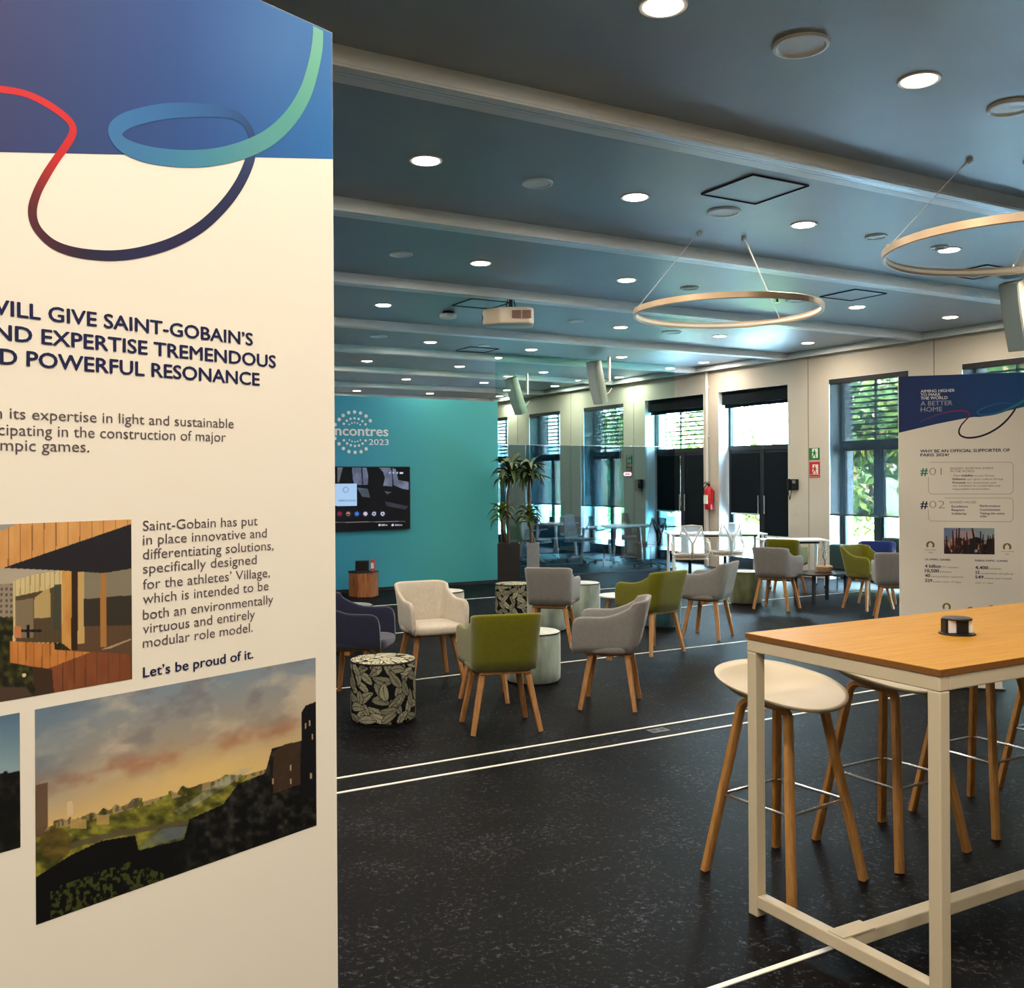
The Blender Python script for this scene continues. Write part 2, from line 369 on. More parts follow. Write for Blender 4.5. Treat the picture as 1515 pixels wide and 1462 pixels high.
for i, (x, y) in enumerate([(18, 16.2), (21, 23.2), (18.5, 27), (24, 31.5)]):
    o = link_mesh('shrub', hedge_me); o.location = (x, y, .8); o.rotation_euler = (0, 0, PI / 2)
    setp(o, 'low clipped green shrub ' + ['outside the window behind the green sofa', 'outside the glazed door by the telephone', 'outside the window behind the meeting table', 'furthest left outside the windows'][i], 'shrub', 'shrubs outside the windows')
t = thing('garden_wall', 'long pale garden wall with coping far outside the windows', 'wall', (27, 14, 0))
MB().box(-.15, .15, -40, 40, 0, 2.4).obj('wall_body', mat('garden_wall_render', (.55, .5, .42, 1), .9, noise=.12, nscale=1.2), t)
MB().box(-.2, .2, -40, 40, 2.4, 2.5).obj('coping', m_ext, t)

# ------------------------------------------------------------------ floor strips
def strip(name, ya, label, x0=XL, x1=XR, w=.022):
    o = MB().box(x0, x1, ya - w / 2, ya + w / 2, -.001, .0035).obj(name, m_alu); setp(o, label, 'floor strip', 'aluminium strips inlaid in the floor')
strip('floor_strip', 2.44, 'pale metal strip in the dark floor passing under the bar table')
strip('floor_strip', 4.96, 'pale metal floor strip, nearer one of the close pair before the chairs')
strip('floor_strip', 5.205, 'pale metal floor strip, farther one of the close pair before the chairs')
strip('floor_strip', 7.43, 'thin pale floor strip running behind the front olive chair')
strip('floor_strip', 9.78, 'thin pale floor strip running beside the beige chair legs')
strip('floor_strip', 12.02, 'thin pale floor strip nearest the teal wall')
p0 = at_h(974, 1081, 0)
t = thing('floor_socket', 'small scuffed grey socket plate set between the two close floor strips', 'socket', (p0[0], p0[1], 0))
MB().box(-.07, .07, -.045, .045, 0, .003).obj('plate', mat('worn_metal', (.09, .09, .09, 1), .4, noise=.7, nscale=60), t)
for k in (-1, 1): MB().box(k * .033 - .02, k * .033 + .02, -.02, .02, .003, .004).obj('flap', m_dark, t)

# ------------------------------------------------------------------ ceiling lights
LT = [(981, 8), (1360, 118), (630, 237), (940, 291), (1189, 332), (711, 389), (927, 414), (1268, 454), (1406, 469), (567, 451), (918, 484), (1065, 497), (1195, 507), (636.7, 506), (786, 517), (919.5, 528), (1041, 536), (543, 534), (680, 542), (804, 550.5), (916, 558), (601, 561), (716, 566), (821, 571), (528, 578), (636, 582), (739, 586)]
ORD = ['first', 'second', 'third', 'fourth', 'fifth', 'sixth', 'seventh', 'eighth']
rows = {}
for p in LT:
    q = at_h(p[0], p[1], H0); k = int(round((q[1] - 3.37) / 2.55)); rows.setdefault(k, []).append((q[0], q[1]))
ring_me = MB().lathe([(.088, 0), (.088, -.006), (.105, -.008), (.108, -.002), (.108, 0)], 28).mesh('trim_ring', m_white, True)
dif_me = MB().lathe([(.001, -.014), (.06, -.014), (.082, -.011), (.088, -.004), (.088, 0)], 28).mesh('diffuser', m_lamp, True)
lampd = bpy.data.lights.new('downlight_lamp', 'AREA'); lampd.shape = 'DISK'; lampd.size = .15; lampd.energy = LAMP_W; lampd.color = LAMP_COL
def downlight(x, y, lab):
    t = thing('downlight', lab, 'downlight', (x, y, H0), 0, 'round downlights in the ceiling')
    link_mesh('trim_ring', ring_me, t); link_mesh('diffuser', dif_me, t)
    lo = bpy.data.objects.new('downlight_lamp', lampd); COL.objects.link(lo); lo.parent = t; lo.location = (0, 0, -.018)
for k in sorted(rows):
    r = sorted(rows[k])
    for j, (x, y) in enumerate(r):
        downlight(x, y, 'glowing round downlight, %s from the left in the %s ceiling bay from the camera' % (ORD[j], ORD[k]))
extra = [(x, y) for y in (.95, -.3, -1.5) for x in (-2.4, -.7, 1.0, 2.7)] + [(-.7, .3), (1.0, .3)] + [(x, 3.37) for x in (-2.4, -.7, 1.0)] + [(x, 5.77) for x in (-.7, 1.0, 7.9, 9.6)] + [(x, 8.27) for x in (1, 2.7)] + [(x, 10.9) for x in (1., 2.8)]  # grid continued out of view; denser lamps by the camera added to brighten banner
for x, y in extra: downlight(x, y, 'unseen downlight, continued grid plus added banner fill, %.1f m sideways and %.1f m ahead' % (x, y))

DI = [(1185, 69, .135, 'grey round ceiling speaker near the top right downlights'), (1497, 160, .13, 'pale round ceiling disc cut by the right edge of the view'), (795, 272, .11, 'grey round ceiling disc in the second bay'), (1071, 315, .13, 'pale round ceiling disc just left of the ring lamp wires'),
      (1296, 351, .09, 'small pale ceiling vent left of the right ring lamp'), (1390, 367, .08, 'small dark-centred vent seen inside the right ring lamp'), (593, 377, .11, 'grey round ceiling disc near the banner in the third bay'), (1020, 427, .1, 'grey ceiling vent above the central ring lamp'),
      (1178, 445, .12, 'pale ceiling disc seen inside the central ring lamp'), (560, 498, .13, 'pale round ceiling disc left of the projector'), (994, 492, .14, 'pale ceiling disc just under the central ring lamp'), (715, 512, .1, 'small pale vent below the projector'), (852, 476, .1, 'small grey ceiling vent right of the projector')]
dprof = lambda r: [(.001, -.006), (r * .78, -.006), (r * .86, -.016), (r * .97, -.014), (r, 0)]
for px, py, r, lab in DI:
    q = at_h(px, py, H0 - .01); t = thing('ceiling_disc', lab, 'ceiling disc', (q[0], q[1], H0), 0, 'round discs and vents in the ceiling')
    MB().lathe(dprof(r), 30).obj('rim', m_grille, t, smooth=True)
    if r < .105: MB().lathe([(.001, -.012), (r * .45, -.012), (r * .5, -.007)], 20).obj('valve', m_dark if r < .085 else m_grille, t, smooth=True)
q = at_h(663, 461, H0)
t = thing('smoke_detector', 'round white smoke detector standing proud of the ceiling left of the projector', 'smoke detector', (q[0], q[1], H0))
MB().lathe([(.07, 0), (.07, -.03), (.03, -.032)], 24).obj('base', m_dark, t, smooth=True)
MB().lathe([(.001, -.085), (.09, -.083), (.105, -.07), (.105, -.04), (.09, -.03), (.001, -.03)], 28).obj('cover', m_white, t, smooth=True)
q = at_h(1150, 441, H0)
t = thing('sprinkler', 'tiny dark sprinkler head seen inside the central ring lamp', 'sprinkler', (q[0], q[1], H0))
MB().lathe([(.03, 0), (.032, -.008), (.012, -.012), (.012, -.05)], 16).obj('body', m_dark, t, smooth=True)
MB().lathe([(.001, -.055), (.028, -.053), (.03, -.048), (.001, -.046)], 16).obj('deflector', m_chrome, t, smooth=True)
for px, py, s, lab in [(1116, 280, .26, 'square access hatch above the first ring lamp wires'), (712, 449, .25, 'square ceiling hatch behind the projector'), (1262, 436, .25, 'square ceiling hatch right of the central ring lamp'), (1450, 402, .25, 'square ceiling hatch below the right ring lamp'), (706, 517, .25, 'square ceiling hatch in the fifth bay')]:
    q = at_h(px, py, H0); t = thing('access_hatch', lab, 'hatch', (q[0], q[1], H0), 0, 'square hatches in the ceiling')
    MB().box(-s + .006, s - .006, -s + .006, s - .006, -.004, 0).obj('panel', m_ceil, t)
    fr = MB(); e = .005
    fr.box(-s - e, s + e, -s - e, -s, -.012, 0).box(-s - e, s + e, s, s + e, -.012, 0).box(-s - e, -s, -s, s, -.012, 0).box(s, s + e, -s, s, -.012, 0)
    fr.obj('frame', m_slot, t)

# ------------------------------------------------------------------ ring pendants
def ring_lamp(c, label, wires):
    t = thing('ring_pendant', label, 'ring lamp', c, 0, 'ring pendant lamps')
    R, w, h = .785, .023, .045
    MB().lathe([(R - .001, 0), (R, h), (R - .006, h + .004), (R - w + .004, h + .004), (R - w, h), (R - w, 0), (R - w + .004, -.002), (R - .004, -.002), (R, 0)], 96).obj('hoop', m_ring, t, smooth=True)
    MB().lathe([(R - w + .006, -.004), (R - .006, -.004), (R - .008, -.0015), (R - w + .008, -.0015), (R - w + .006, -.004)], 96).obj('diffuser', m_ringin, t, smooth=True)
    MB().lathe([(R - w - .002, .012), (R - w - .002, h - .012), (R - w + .001, h - .012), (R - w + .001, .012), (R - w - .002, .012)], 96).obj('inner_band', m_ringin, t, smooth=True)
    for a, tp in wires:
        b = Vector((math.cos(a) * (R - .02), math.sin(a) * (R - .02), h))
        top = Vector(tp) - Vector(c)
        MB().tube([b, top], .0035, 6).obj('suspension_wire', m_white, t)
        MB().lathe([(.02, 0), (.02, -.02), (.006, -.03)], 14, c=tuple(top)).obj('ceiling_cup', m_white, t, smooth=True)
        MB().lathe([(.001, .02), (.01, .018), (.012, 0)], 12, c=tuple(b)).obj('fixing', m_chrome, t, smooth=True)
def ang(px, py, c):   # direction on the ring under a pixel
    q = at_h(px, py, c[2] + .08); return math.atan2(q[1] - c[1], q[0] - c[0])
c1 = cw((1077 - CX) / FPX * 8.3, 8.3, 3.0); c1 = (c1[0], c1[1], 3.02)
ring_lamp(c1, 'large warm ring pendant hanging in the middle of the ceiling', [(ang(960, 452, c1), tuple(at_h(1033, 345, H0))), (ang(1123, 431, c1), tuple(at_h(1101, 350, H0))), (ang(1180, 470, c1), tuple(at_h(1100, 352, H0)))])
c2 = cw((1508 - CX) / FPX * 6.05, 6.05, 3.0); c2 = (c2[0], c2[1], 3.03)
ring_lamp(c2, 'large warm ring pendant cut by the right edge of the view', [(ang(1346, 357, c2), tuple(at_h(1434, 235, H0))), (ang(1500, 394, c2), (c2[0] + .3, c2[1] - .2, H0)), (ang(1600, 350, c2), (c2[0] + .4, c2[1] + .2, H0))])

# ------------------------------------------------------------------ projector
pz = 10.75; pc = at_z(752, 471, pz)
t = thing('projector', 'white ceiling projector hanging from the third beam', 'projector', tuple(pc), face_rz(.05, -1))
body = MB().prism([(-.28, .0), (-.26, -.05), (-.1, -.19), (.22, -.2), (.27, -.14), (.28, .14), (.2, .2), (-.16, .18), (-.26, .1)], -.085, .095)
body.obj('body', mat('projector_shell', lin(205, 192, 172), .45), t, smooth=True, bevel=.025, seg=3)
MB().lathe([(.001, 0), (.05, 0), (.055, .02), (.04, .02)], 20, c=(0, 0, 0)).obj('lens', m_black, t).matrix_local = Matrix.Translation((-.262, .04, 0)) @ Matrix.Rotation(-PI / 2, 4, 'Y')
for k in (0, 1):
    MB().box(.03 + k * .11, .125 + k * .11, -.004, .004, -.03, .055).obj('vent_grille', mat('vent_%d' % k, lin(120, 95, 85), .7, bump=.8, bscale=300), t).matrix_local = Matrix.Translation((0, -.2, 0)) @ Matrix.Rotation(-.07, 4, 'Z')
br = MB(); top = H0 - pc[2] + .01
br.tube([(.03, .03, .09), (.03, .03, top)], .022, 10); br.tube([(-.03, -.02, .09), (.02, .02, top)], .006, 6); br.tube([(.09, .06, .09), (.04, .04, top)], .006, 6); br.box(-.1, .14, -.06, .1, .092, .102)
br.obj('ceiling_bracket', m_dark, t, smooth=True)

# ------------------------------------------------------------------ hanging loudspeakers
def hang_speaker(pxc, pyc, z, ppx, pytop, pybot, tilt, fa, label, sc=1.0):
    c = at_z(pxc, pyc, z); t = thing('hanging_speaker', label, 'speaker', tuple(c), face_rz(*fa), 'slanted column speakers hung from the ceiling')
    Mx = Matrix.Rotation(tilt, 4, 'X')
    b = MB(); n = 9; h = .36 * sc; w = .10 * sc; prof = []
    for k in range(n):
        zz = -h + 2 * h * k / (n - 1); bul = .025 * (1 - (zz / h) ** 2)
        prof.append((-.07 * sc - bul, zz))
    poly = prof + [(.09 * sc, h), (.09 * sc, -h)]
    vs = [(-w, y_, z_) for y_, z_ in poly] + [(w, y_, z_) for y_, z_ in poly]; m_ = len(poly)
    fs = [tuple(range(m_)), tuple(range(m_, 2 * m_))[::-1]] + [(i, (i + 1) % m_, m_ + (i + 1) % m_, m_ + i) for i in range(m_)]
    b.add([tuple(Mx @ Vector(v)) for v in vs], fs); b.obj('cabinet', m_spk, t, smooth=True, bevel=.006)
    g = MB(); vs = []; fs = []
    for k, (y_, z_) in enumerate(prof):
        vs += [(-w * .86, y_ - .006, z_ * .96), (w * .86, y_ - .006, z_ * .96), (-w * .86, y_ + .004, z_ * .96), (w * .86, y_ + .004, z_ * .96)]
        if k: a = 4 * (k - 1); fs += [(a, a + 1, a + 5, a + 4), (a, a + 4, a + 6, a + 2), (a + 1, a + 3, a + 7, a + 5)]
    g.add([tuple(Mx @ Vector(v)) for v in vs], fs); g.obj('grille', m_spkg, t, smooth=True)
    inv = t.matrix_basis if False else Matrix.Translation(tuple(c)) @ Matrix.Rotation(face_rz(*fa), 4, 'Z')
    inv = inv.inverted()
    pt = inv @ Vector(tuple(at_z(ppx, pytop, z * 1.0))); pt = Vector((0, .30 * sc, H0 - c[2]))
    pb = Vector((0, .30 * sc, .04))
    MB().tube([pb, pt], .022, 10).obj('pole', m_pipe, t, smooth=True)
    MB().tube([(0, .05, 0), (0, .2, .03), (0, .30, .06)], .014, 8).obj('bracket', m_dark, t, smooth=True)
    MB().tube([(0, .08, -.15), (.02, .16, -.2), (.05, .24, -.16), (.08, .28, -.08)], .008, 6).obj('cable', m_white, t, smooth=True)
hang_speaker(763, 586, 18.9, 785, 550, 580, .38, (-.75, -.65), 'slanted beige column speaker hanging above the right end of the teal wall')
hang_speaker(883, 566, 16.5, 900, 526, 562, .24, (-.75, -.65), 'slanted beige column speaker hanging above the glass partition')
hang_speaker(1503, 468, 10.3, 1530, 400, 440, .32, (-.75, -.65), 'slanted grey column speaker cut by the right edge of the view', 1.0)

# ------------------------------------------------------------------ teal wall, tv and logo
YT = 13.66; XT = 7.6
def teal_mat():
    m = mat('teal_gradient', (1, 1, 1, 1), .55, spec=.3); n = m.node_tree.nodes; l = m.node_tree.links; p = n['Principled BSDF']
    t = n.new('ShaderNodeTexCoord'); s = n.new('ShaderNodeSeparateXYZ'); l.new(t.outputs['Object'], s.inputs[0])
    mr = n.new('ShaderNodeMapRange'); mr.inputs['From Min'].default_value = 4.3; mr.inputs['From Max'].default_value = 6.6; l.new(s.outputs['X'], mr.inputs[0])
    r = n.new('ShaderNodeValToRGB'); e = r.color_ramp.elements; e[0].color = lin(46, 136, 182); e[1].color = lin(72, 166, 166)
    l.new(mr.outputs[0], r.inputs[0]); l.new(r.outputs[0], p.inputs['Base Color']); return m
t = thing('partition_wall', 'teal freestanding partition wall with white dotted logo', 'partition', (0, YT, 0))
MB().box(-2, XT, 0, .14, .0, 2.87).obj('panel', teal_mat(), t)
MB().box(-2, XT, -.004, .0, 0, .05).obj('skirting', m_blackm, t)
PT = np.array([0, YT, 0]); NT = np.array([0, -1., 0])
def on_teal(px, py, off=0): return on_plane(px, py, PT, NT)

def text_mesh(s, bold=0, res=3):
    c = bpy.data.curves.new('txt', 'FONT'); c.body = s; c.size = 1; c.offset = bold; c.resolution_u = res
    o = bpy.data.objects.new('txt', c); COL.objects.link(o); bpy.context.view_layer.update()
    me = bpy.data.meshes.new_from_object(o.evaluated_get(bpy.context.evaluated_depsgraph_get()))
    bpy.data.objects.remove(o); bpy.data.curves.remove(c)
    a = np.array([v.co for v in me.vertices]) if len(me.vertices) else np.zeros((1, 3))
    return me, a
_cap = None
def text_fit(root, s, x0, x1, zb, cap, m, y=-.001, bold=0, suffix=None, name='lettering', align_cap=True):
    """put s on the root's local XZ plane: its last part `suffix` runs x0..x1 on baseline zb, capitals `cap` high"""
    global _cap
    if _cap is None: _cap = text_mesh('H')[1][:, 1].max()
    me, a = text_mesh(s, min(bold, 0))
    if bold > 0:      # heavier strokes: the same glyphs laid over each other, slightly shifted
        n0 = len(a); fs = [tuple(p.vertices) for p in me.polygons]; va = []; fa = []; yo = []
        for k, (dx, dz) in enumerate(((-1, 0), (1, 0), (0, -.7), (0, .7))):
            va.append(a + np.array([dx * bold, dz * bold, 0])); yo += [k * .00008] * n0; fa += [tuple(i + k * n0 for i in f_) for f_ in fs]
        a = np.concatenate(va); bpy.data.meshes.remove(me); me = bpy.data.meshes.new('lettering'); me.from_pydata(a.tolist(), [], fa)
    full_r = a[:, 0].max(); yo = np.array(yo) if bold > 0 else 0
    if suffix and suffix != s: a2 = text_mesh(suffix, min(bold, 0))[1]; wd = a2[:, 0].max() - a2[:, 0].min()
    else: wd = full_r - a[:, 0].min()
    k = (x1 - x0) / wd; kz = cap / _cap
    b = np.zeros_like(a); b[:, 0] = x1 - (full_r - a[:, 0]) * k; b[:, 1] = y - yo; b[:, 2] = zb + a[:, 1] * kz
    me.vertices.foreach_set('co', b.astype(np.float32).ravel()); me.update()
    me.materials.clear(); me.materials.append(m); me.name = name
    return link_mesh(name, me, root)

def grid_print(name, root, x0, x1, z0, z1, nx, nz, paint, y=-.001, m=None, tolocal=None):
    """flat print on the root's local XZ plane, painted per grid point; paint(U, V) -> rgb 0..255"""
    X, Z = np.meshgrid(np.linspace(x0, x1, nx), np.linspace(z0, z1, nz))
    v = np.stack([X.ravel(), np.full(X.size, y), Z.ravel()], 1)
    i = np.arange(nx * nz).reshape(nz, nx); f = np.stack([i[:-1, :-1].ravel(), i[:-1, 1:].ravel(), i[1:, 1:].ravel(), i[1:, :-1].ravel()], 1)
    me = bpy.data.meshes.new(name); me.from_pydata(v.tolist(), [], f.tolist())
    c = nlin(paint(X, Z).reshape(-1, 3)); ca = me.color_attributes.new('ink', 'FLOAT_COLOR', 'POINT')
    ca.data.foreach_set('color', np.concatenate([c, np.ones((len(c), 1))], 1).astype(np.float32).ravel())
    me.materials.append(m or m_print); return link_mesh(name, me, root)
def project(P):
    d = P - EYE; w = d @ FV; return CX + FPX * (d @ rp) / w, CY - FPX * (d @ up) / w
# painting helpers (all on numpy arrays)
def vnoise(x, y, seed=0):
    xi = np.floor(x).astype(int); yi = np.floor(y).astype(int); fx = x - xi; fy = y - yi
    h = lambda a, b: (np.sin(a * 127.1 + b * 311.7 + seed * 74.7) * 43758.5453) % 1.0
    sx = fx * fx * (3 - 2 * fx); sy = fy * fy * (3 - 2 * fy)
    return (h(xi, yi) * (1 - sx) + h(xi + 1, yi) * sx) * (1 - sy) + (h(xi, yi + 1) * (1 - sx) + h(xi + 1, yi + 1) * sx) * sy
def fbm(x, y, o=5, seed=0): return sum(vnoise(x * 2 ** k, y * 2 ** k, seed + k) / 2 ** (k + 1) for k in range(o)) / (1 - .5 ** o)
def inpoly(X, Y, poly):
    r = np.zeros(X.shape, bool); n = len(poly)
    for i in range(n):
        x1, y1 = poly[i]; x2, y2 = poly[(i + 1) % n]
        if y1 == y2: continue
        c = ((y1 > Y) != (y2 > Y)) & (X < (x2 - x1) * (Y - y1) / (y2 - y1) + x1); r ^= c
    return r
def fill(img, mask, col, a=1.0):
    col = np.asarray(col, float); mm = (mask * a)[..., None] if mask.dtype != bool else (mask.astype(float) * a)[..., None]
    img[:] = img * (1 - mm) + col * mm
def mixc(t, a, b): t = np.clip(t, 0, 1)[..., None]; return np.asarray(a, float) * (1 - t) + np.asarray(b, float) * t

# tv
r1 = on_teal(604, 690.5); r2 = on_teal(604, 782.5)
tvx1 = r1[0]; tvz1 = r1[2]; tvz0 = r2[2]; tvw = (tvz1 - tvz0) * 1.76
tv = thing('television', 'large wall television on the teal wall showing a dark home screen', 'television', (tvx1 - tvw / 2, YT - .05, tvz0))
th = tvz1 - tvz0
MB().box(-tvw / 2, tvw / 2, -.02, .03, 0, th).obj('bezel', m_black, tv, bevel=.005)
MB().box(-.2, .2, .03, .05, .2, th - .2).obj('wall_mount', m_dark, tv)
def tvpaint(X, Z):
    P = np.stack([X + tvx1 - tvw / 2, np.full(X.shape, YT - .072), Z + tvz0], -1); x, y = project(P.reshape(-1, 3)); x = x.reshape(X.shape); y = y.reshape(X.shape)
    cx = (x - 495) * 7.31; cy = (y - 590) * 7.31      # detail-view units
    im = np.zeros(X.shape + (3,)); im[:] = (7, 9, 18); n = fbm(cx / 60, cy / 60, 4, 3)
    for poly, c in [([(190, 740), (285, 740), (300, 930), (215, 930), (195, 860)], (110, 120, 148)), ([(300, 745), (345, 745), (362, 830), (360, 930), (310, 930)], (120, 130, 160)),
                    ([(475, 740), (600, 740), (625, 800), (625, 950), (525, 940), (545, 860), (525, 790)], (122, 130, 156)), ([(625, 750), (660, 760), (690, 880), (800, 900), (800, 985), (735, 975), (640, 935)], (126, 134, 160)),
                    ([(240, 960), (360, 975), (385, 1070), (300, 1060)], (86, 100, 118)), ([(30, 740), (90, 740), (50, 900), (30, 910)], (118, 126, 140)), ([(545, 1110), (800, 1165), (760, 1200), (560, 1160)], (60, 60, 74)), ([(540, 1000), (620, 1010), (570, 1035)], (90, 92, 110)),
                    ([(-200, 740), (0, 740), (-30, 900), (-200, 900)], (90, 98, 120))]:
        fill(im, inpoly(cx, cy, poly), c, .9)
    im *= (.7 + .5 * n)[..., None]
    fill(im, (cx > -260) & (cx < 240) & (cy > 920) & (cy < 1160), (176, 212, 248))
    d = np.hypot(cx - 122, cy - 985); fill(im, (d > 24) & (d < 32), (120, 150, 180)); fill(im, (abs(cy - 1102) < 10) & (cx > 40) & (cx < 225) & (np.sin(cx * .35) > -.5), (110, 150, 200))
    for k, c in enumerate([(150, 40, 60), (190, 130, 100), (60, 120, 220), (210, 200, 220), (190, 195, 205), (200, 205, 220)]):
        ux = 55 + k * 93; d = np.hypot(cx - ux, cy - 1245); fill(im, d < 40, (18, 24, 44)); fill(im, d < 22, c)
        if k in (0, 4, 5): fill(im, d < 9, (30, 34, 50))
        if k == 1: fill(im, (abs(cy - 1253) < 6) & (d < 18), (20, 20, 30))
    fill(im, (abs(cy - 1338 + (cx * .015)) < 4) & (cx < 760), (120, 116, 116))
    for ux, w_ in ((487, 90), (628, 105)):
        fill(im, np.hypot(cx - ux, cy - 1367) < 12, (225, 225, 235)); fill(im, (abs(cy - 1367) < 8) & (cx > ux + 20) & (cx < ux + w_) & (np.sin(cx * .5) > -.7), (190, 190, 205))
    for ux in (597, 637, 677): fill(im, np.hypot(cx - ux, cy - 802) < 10, (170, 190, 220))
    fill(im, (abs(cx - 722) < 18) & (abs(cy - 802) < 9), (225, 230, 245)); return im
grid_print('screen', tv, -tvw / 2 + .012, tvw / 2 - .012, .014, th - .014, 260, 150, tvpaint, y=-.0215, m=print_mat('screen_glow', .15, emit=.9, spec=.5))
# logo
lg = t
for o in list(COL.objects):
    if o.name == 'partition_wall': lg = o
ctr = on_teal(524.5, 638.5); sc_ = np.linalg.norm(on_teal(534.5, 638.5) - on_teal(524.5, 638.5)) / 10
dots = MB()
def dot(cx, cy, r):
    q = on_teal(495 + cx / 7.31, 590 + cy / 7.31); n = 14
    vs = [(q[0] + math.cos(2 * PI * k / n) * r, -.003, q[2] + math.sin(2 * PI * k / n) * r) for k in range(n)]; dots.add(vs, [tuple(range(n))])
    vs2 = vs + [(v[0], 0, v[2]) for v in vs]; dots.add(vs2, [(k, (k + 1) % n, n + (k + 1) % n, n + k) for k in range(n)])
cc = (218, 362)
for k, (x, y) in enumerate([(216, 143), (152, 151), (93, 181), (50, 225), (280, 155), (340, 188), (386, 238), (222, 580), (155, 572), (95, 538), (48, 488), (286, 573), (342, 543), (5, 280), (2, 430)]): dot(x, y, sc_ * 2.5)
for x, y in [(216, 212), (172, 217), (132, 238), (100, 271), (260, 219), (301, 243), (334, 277), (220, 512), (175, 503), (135, 484), (101, 450), (264, 506), (303, 486), (336, 453)]: dot(x, y, sc_ * 1.75)
for x, y in [(217, 258), (187, 264), (158, 279), (247, 265), (276, 281), (220, 466), (189, 461), (161, 446), (250, 461), (279, 447)]: dot(x, y, sc_ * 1.15)
dots.obj('logo_dots', m_whiteink, lg)
a = on_teal(496.5, 645.4); b = on_teal(574.5, 645.4)
text_fit(lg, 'rencontres', a[0], b[0], b[2], sc_ * 13.5, m_whiteink, y=-.003, bold=.022, suffix='ncontres')
a = on_teal(545.5, 658.6); b = on_teal(575, 658.6)
text_fit(lg, '2023', a[0], b[0], b[2], sc_ * 8, m_whiteink, y=-.003, bold=.01)

# ------------------------------------------------------------------ glass partition under the beam
gp = thing('glass_partition', 'full height bluish glass partition between teal wall and windows', 'partition', (XT + .15, 14.0, 0))
gw = (11.45 - XT - .15) / 3
for k in range(3):
    MB().box(k * gw + .004, (k + 1) * gw - .004, -.006, .006, .03, 2.2).obj('pane', m_part, gp, label='lower pane of bluish glass')
    MB().box(k * gw + .004, (k + 1) * gw - .004, -.006, .006, 2.206, 3.69).obj('pane', m_part_up, gp, label='upper pane of clear glass')
MB().box(0, 3 * gw, -.02, .02, 0, .03).obj('floor_channel', m_dark, gp)
MB().box(0, 3 * gw, -.007, .007, 2.2, 2.206).obj('glass_joint', m_chrome, gp)
q = on_plane(927.5, 701.5, np.array([0, 14., 0]), NT)
t = thing('door_sign', 'small white-rimmed red stop bar sticker on the glass partition', 'sign', (q[0], 13.985, q[2]))
pl = lambda w, h, n=10: [(math.copysign(w - h, math.cos(a_)) + h * math.cos(a_), h * math.sin(a_)) for a_ in [2 * PI * (k + .5) / (2 * n) for k in range(2 * n)]]
def xz_prism(poly, y0, y1):
    m_ = MB(); n = len(poly); m_.add([(x, y0, z) for x, z in poly] + [(x, y1, z) for x, z in poly], [tuple(range(n)), tuple(range(n, 2 * n))[::-1]] + [(i, (i + 1) % n, n + (i + 1) % n, n + i) for i in range(n)]); return m_
xz_prism(pl(.085, .032), -.004, 0).obj('plate', m_whiteink, t); m_red = mat('sign_red', lin(190, 30, 30), .5)
xz_prism(pl(.06, .012), -.006, -.004).obj('bar', m_red, t)

# ------------------------------------------------------------------ wall signs, phone, extinguisher
m_green = mat('sign_green', lin(30, 110, 50), .5); m_signw = mat('sign_white', lin(225, 232, 215), .5)
def wall_pt(px, py, x=XR): return on_plane(px, py, np.array([x, 0, 0]), np.array([-1., 0, 0]))
def exit_sign(px, py, label, red, w=.19, h=.2):
    q = wall_pt(px, py); t = thing('fire_sign' if red else 'exit_sign', label, 'sign', (XR - .004, q[1], q[2]), -PI / 2)
    MB().box(-w / 2, w / 2, -.004, .004, -h / 2, h / 2).obj('plate', m_red if red else m_green, t)
    s = w / .2
    d = MB().box(-.065 * s + .03, .065 * s + .008, -.006, -.004, -.07, .085)
    d.obj('door_symbol', m_signw, t)
    f = MB(); c = m_red if red else m_green; y0, y1 = -.009, -.006
    f.box(.0, .022, y0, y1, .045, .068); f.box(-.012, .03, y0, y1, -.01, .042); f.box(-.045, -.01, y0, y1, .012, .028); f.box(.028, .05, y0, y1, .0, .014)
    f.add([(-.01, y0, -.01), (.012, y0, -.01), (-.03, y0, -.068), (-.045, y0, -.06)], [(0, 1, 2, 3)]); f.add([(.012, y0, -.01), (.03, y0, -.01), (.052, y0, -.06), (.036, y0, -.068)], [(0, 1, 2, 3)])
    f.obj('running_figure', c, t)
    if red: MB().box(-w / 2 + .012, w / 2 - .012, -.006, -.004, -h / 2 + .01, -h / 2 + .016).box(-w / 2, w / 2, -.0065, -.004, -.085, -.08).obj('caption_line', m_signw, t)
exit_sign(1205, 671.5, 'green emergency exit sign with running figure above the red sign', False, .22, .19)
exit_sign(1205.5, 695, 'red fire point sign below the green exit sign', True, .22, .26)
exit_sign(931, 686, 'green emergency exit sign seen through the glass partition', False, .19, .3)
q = wall_pt(1176, 717)
t = thing('wall_telephone', 'black wall telephone with dangling cord right of the glazed door', 'telephone', (XR - .03, q[1], q[2]), -PI / 2)
MB().box(-.09, .09, -.03, .03, -.09, .09).obj('base', m_black, t, bevel=.012)
MB().box(-.085, -.035, -.075, -.03, -.1, .1).obj('handset', m_black, t, bevel=.015)
MB().box(.0, .07, -.034, -.03, .02, .07).obj('display', mat('grey_lcd', lin(120, 125, 120), .3), t)
kp = MB()
for i in range(3):
    for j in range(3): kp.box(.0 + i * .025, .018 + i * .025, -.036, -.03, -.07 + j * .025, -.055 + j * .025)
kp.obj('keypad', m_dark, t)
MB().tube([(-.07, -.04, -.1), (-.075, -.04, -.16), (-.065, -.03, -.22), (-.06, -.03, -.26), (-.05, -.02, -.2), (-.045, -.01, -.09)], .007, 6).obj('cord', m_black, t, smooth=True)
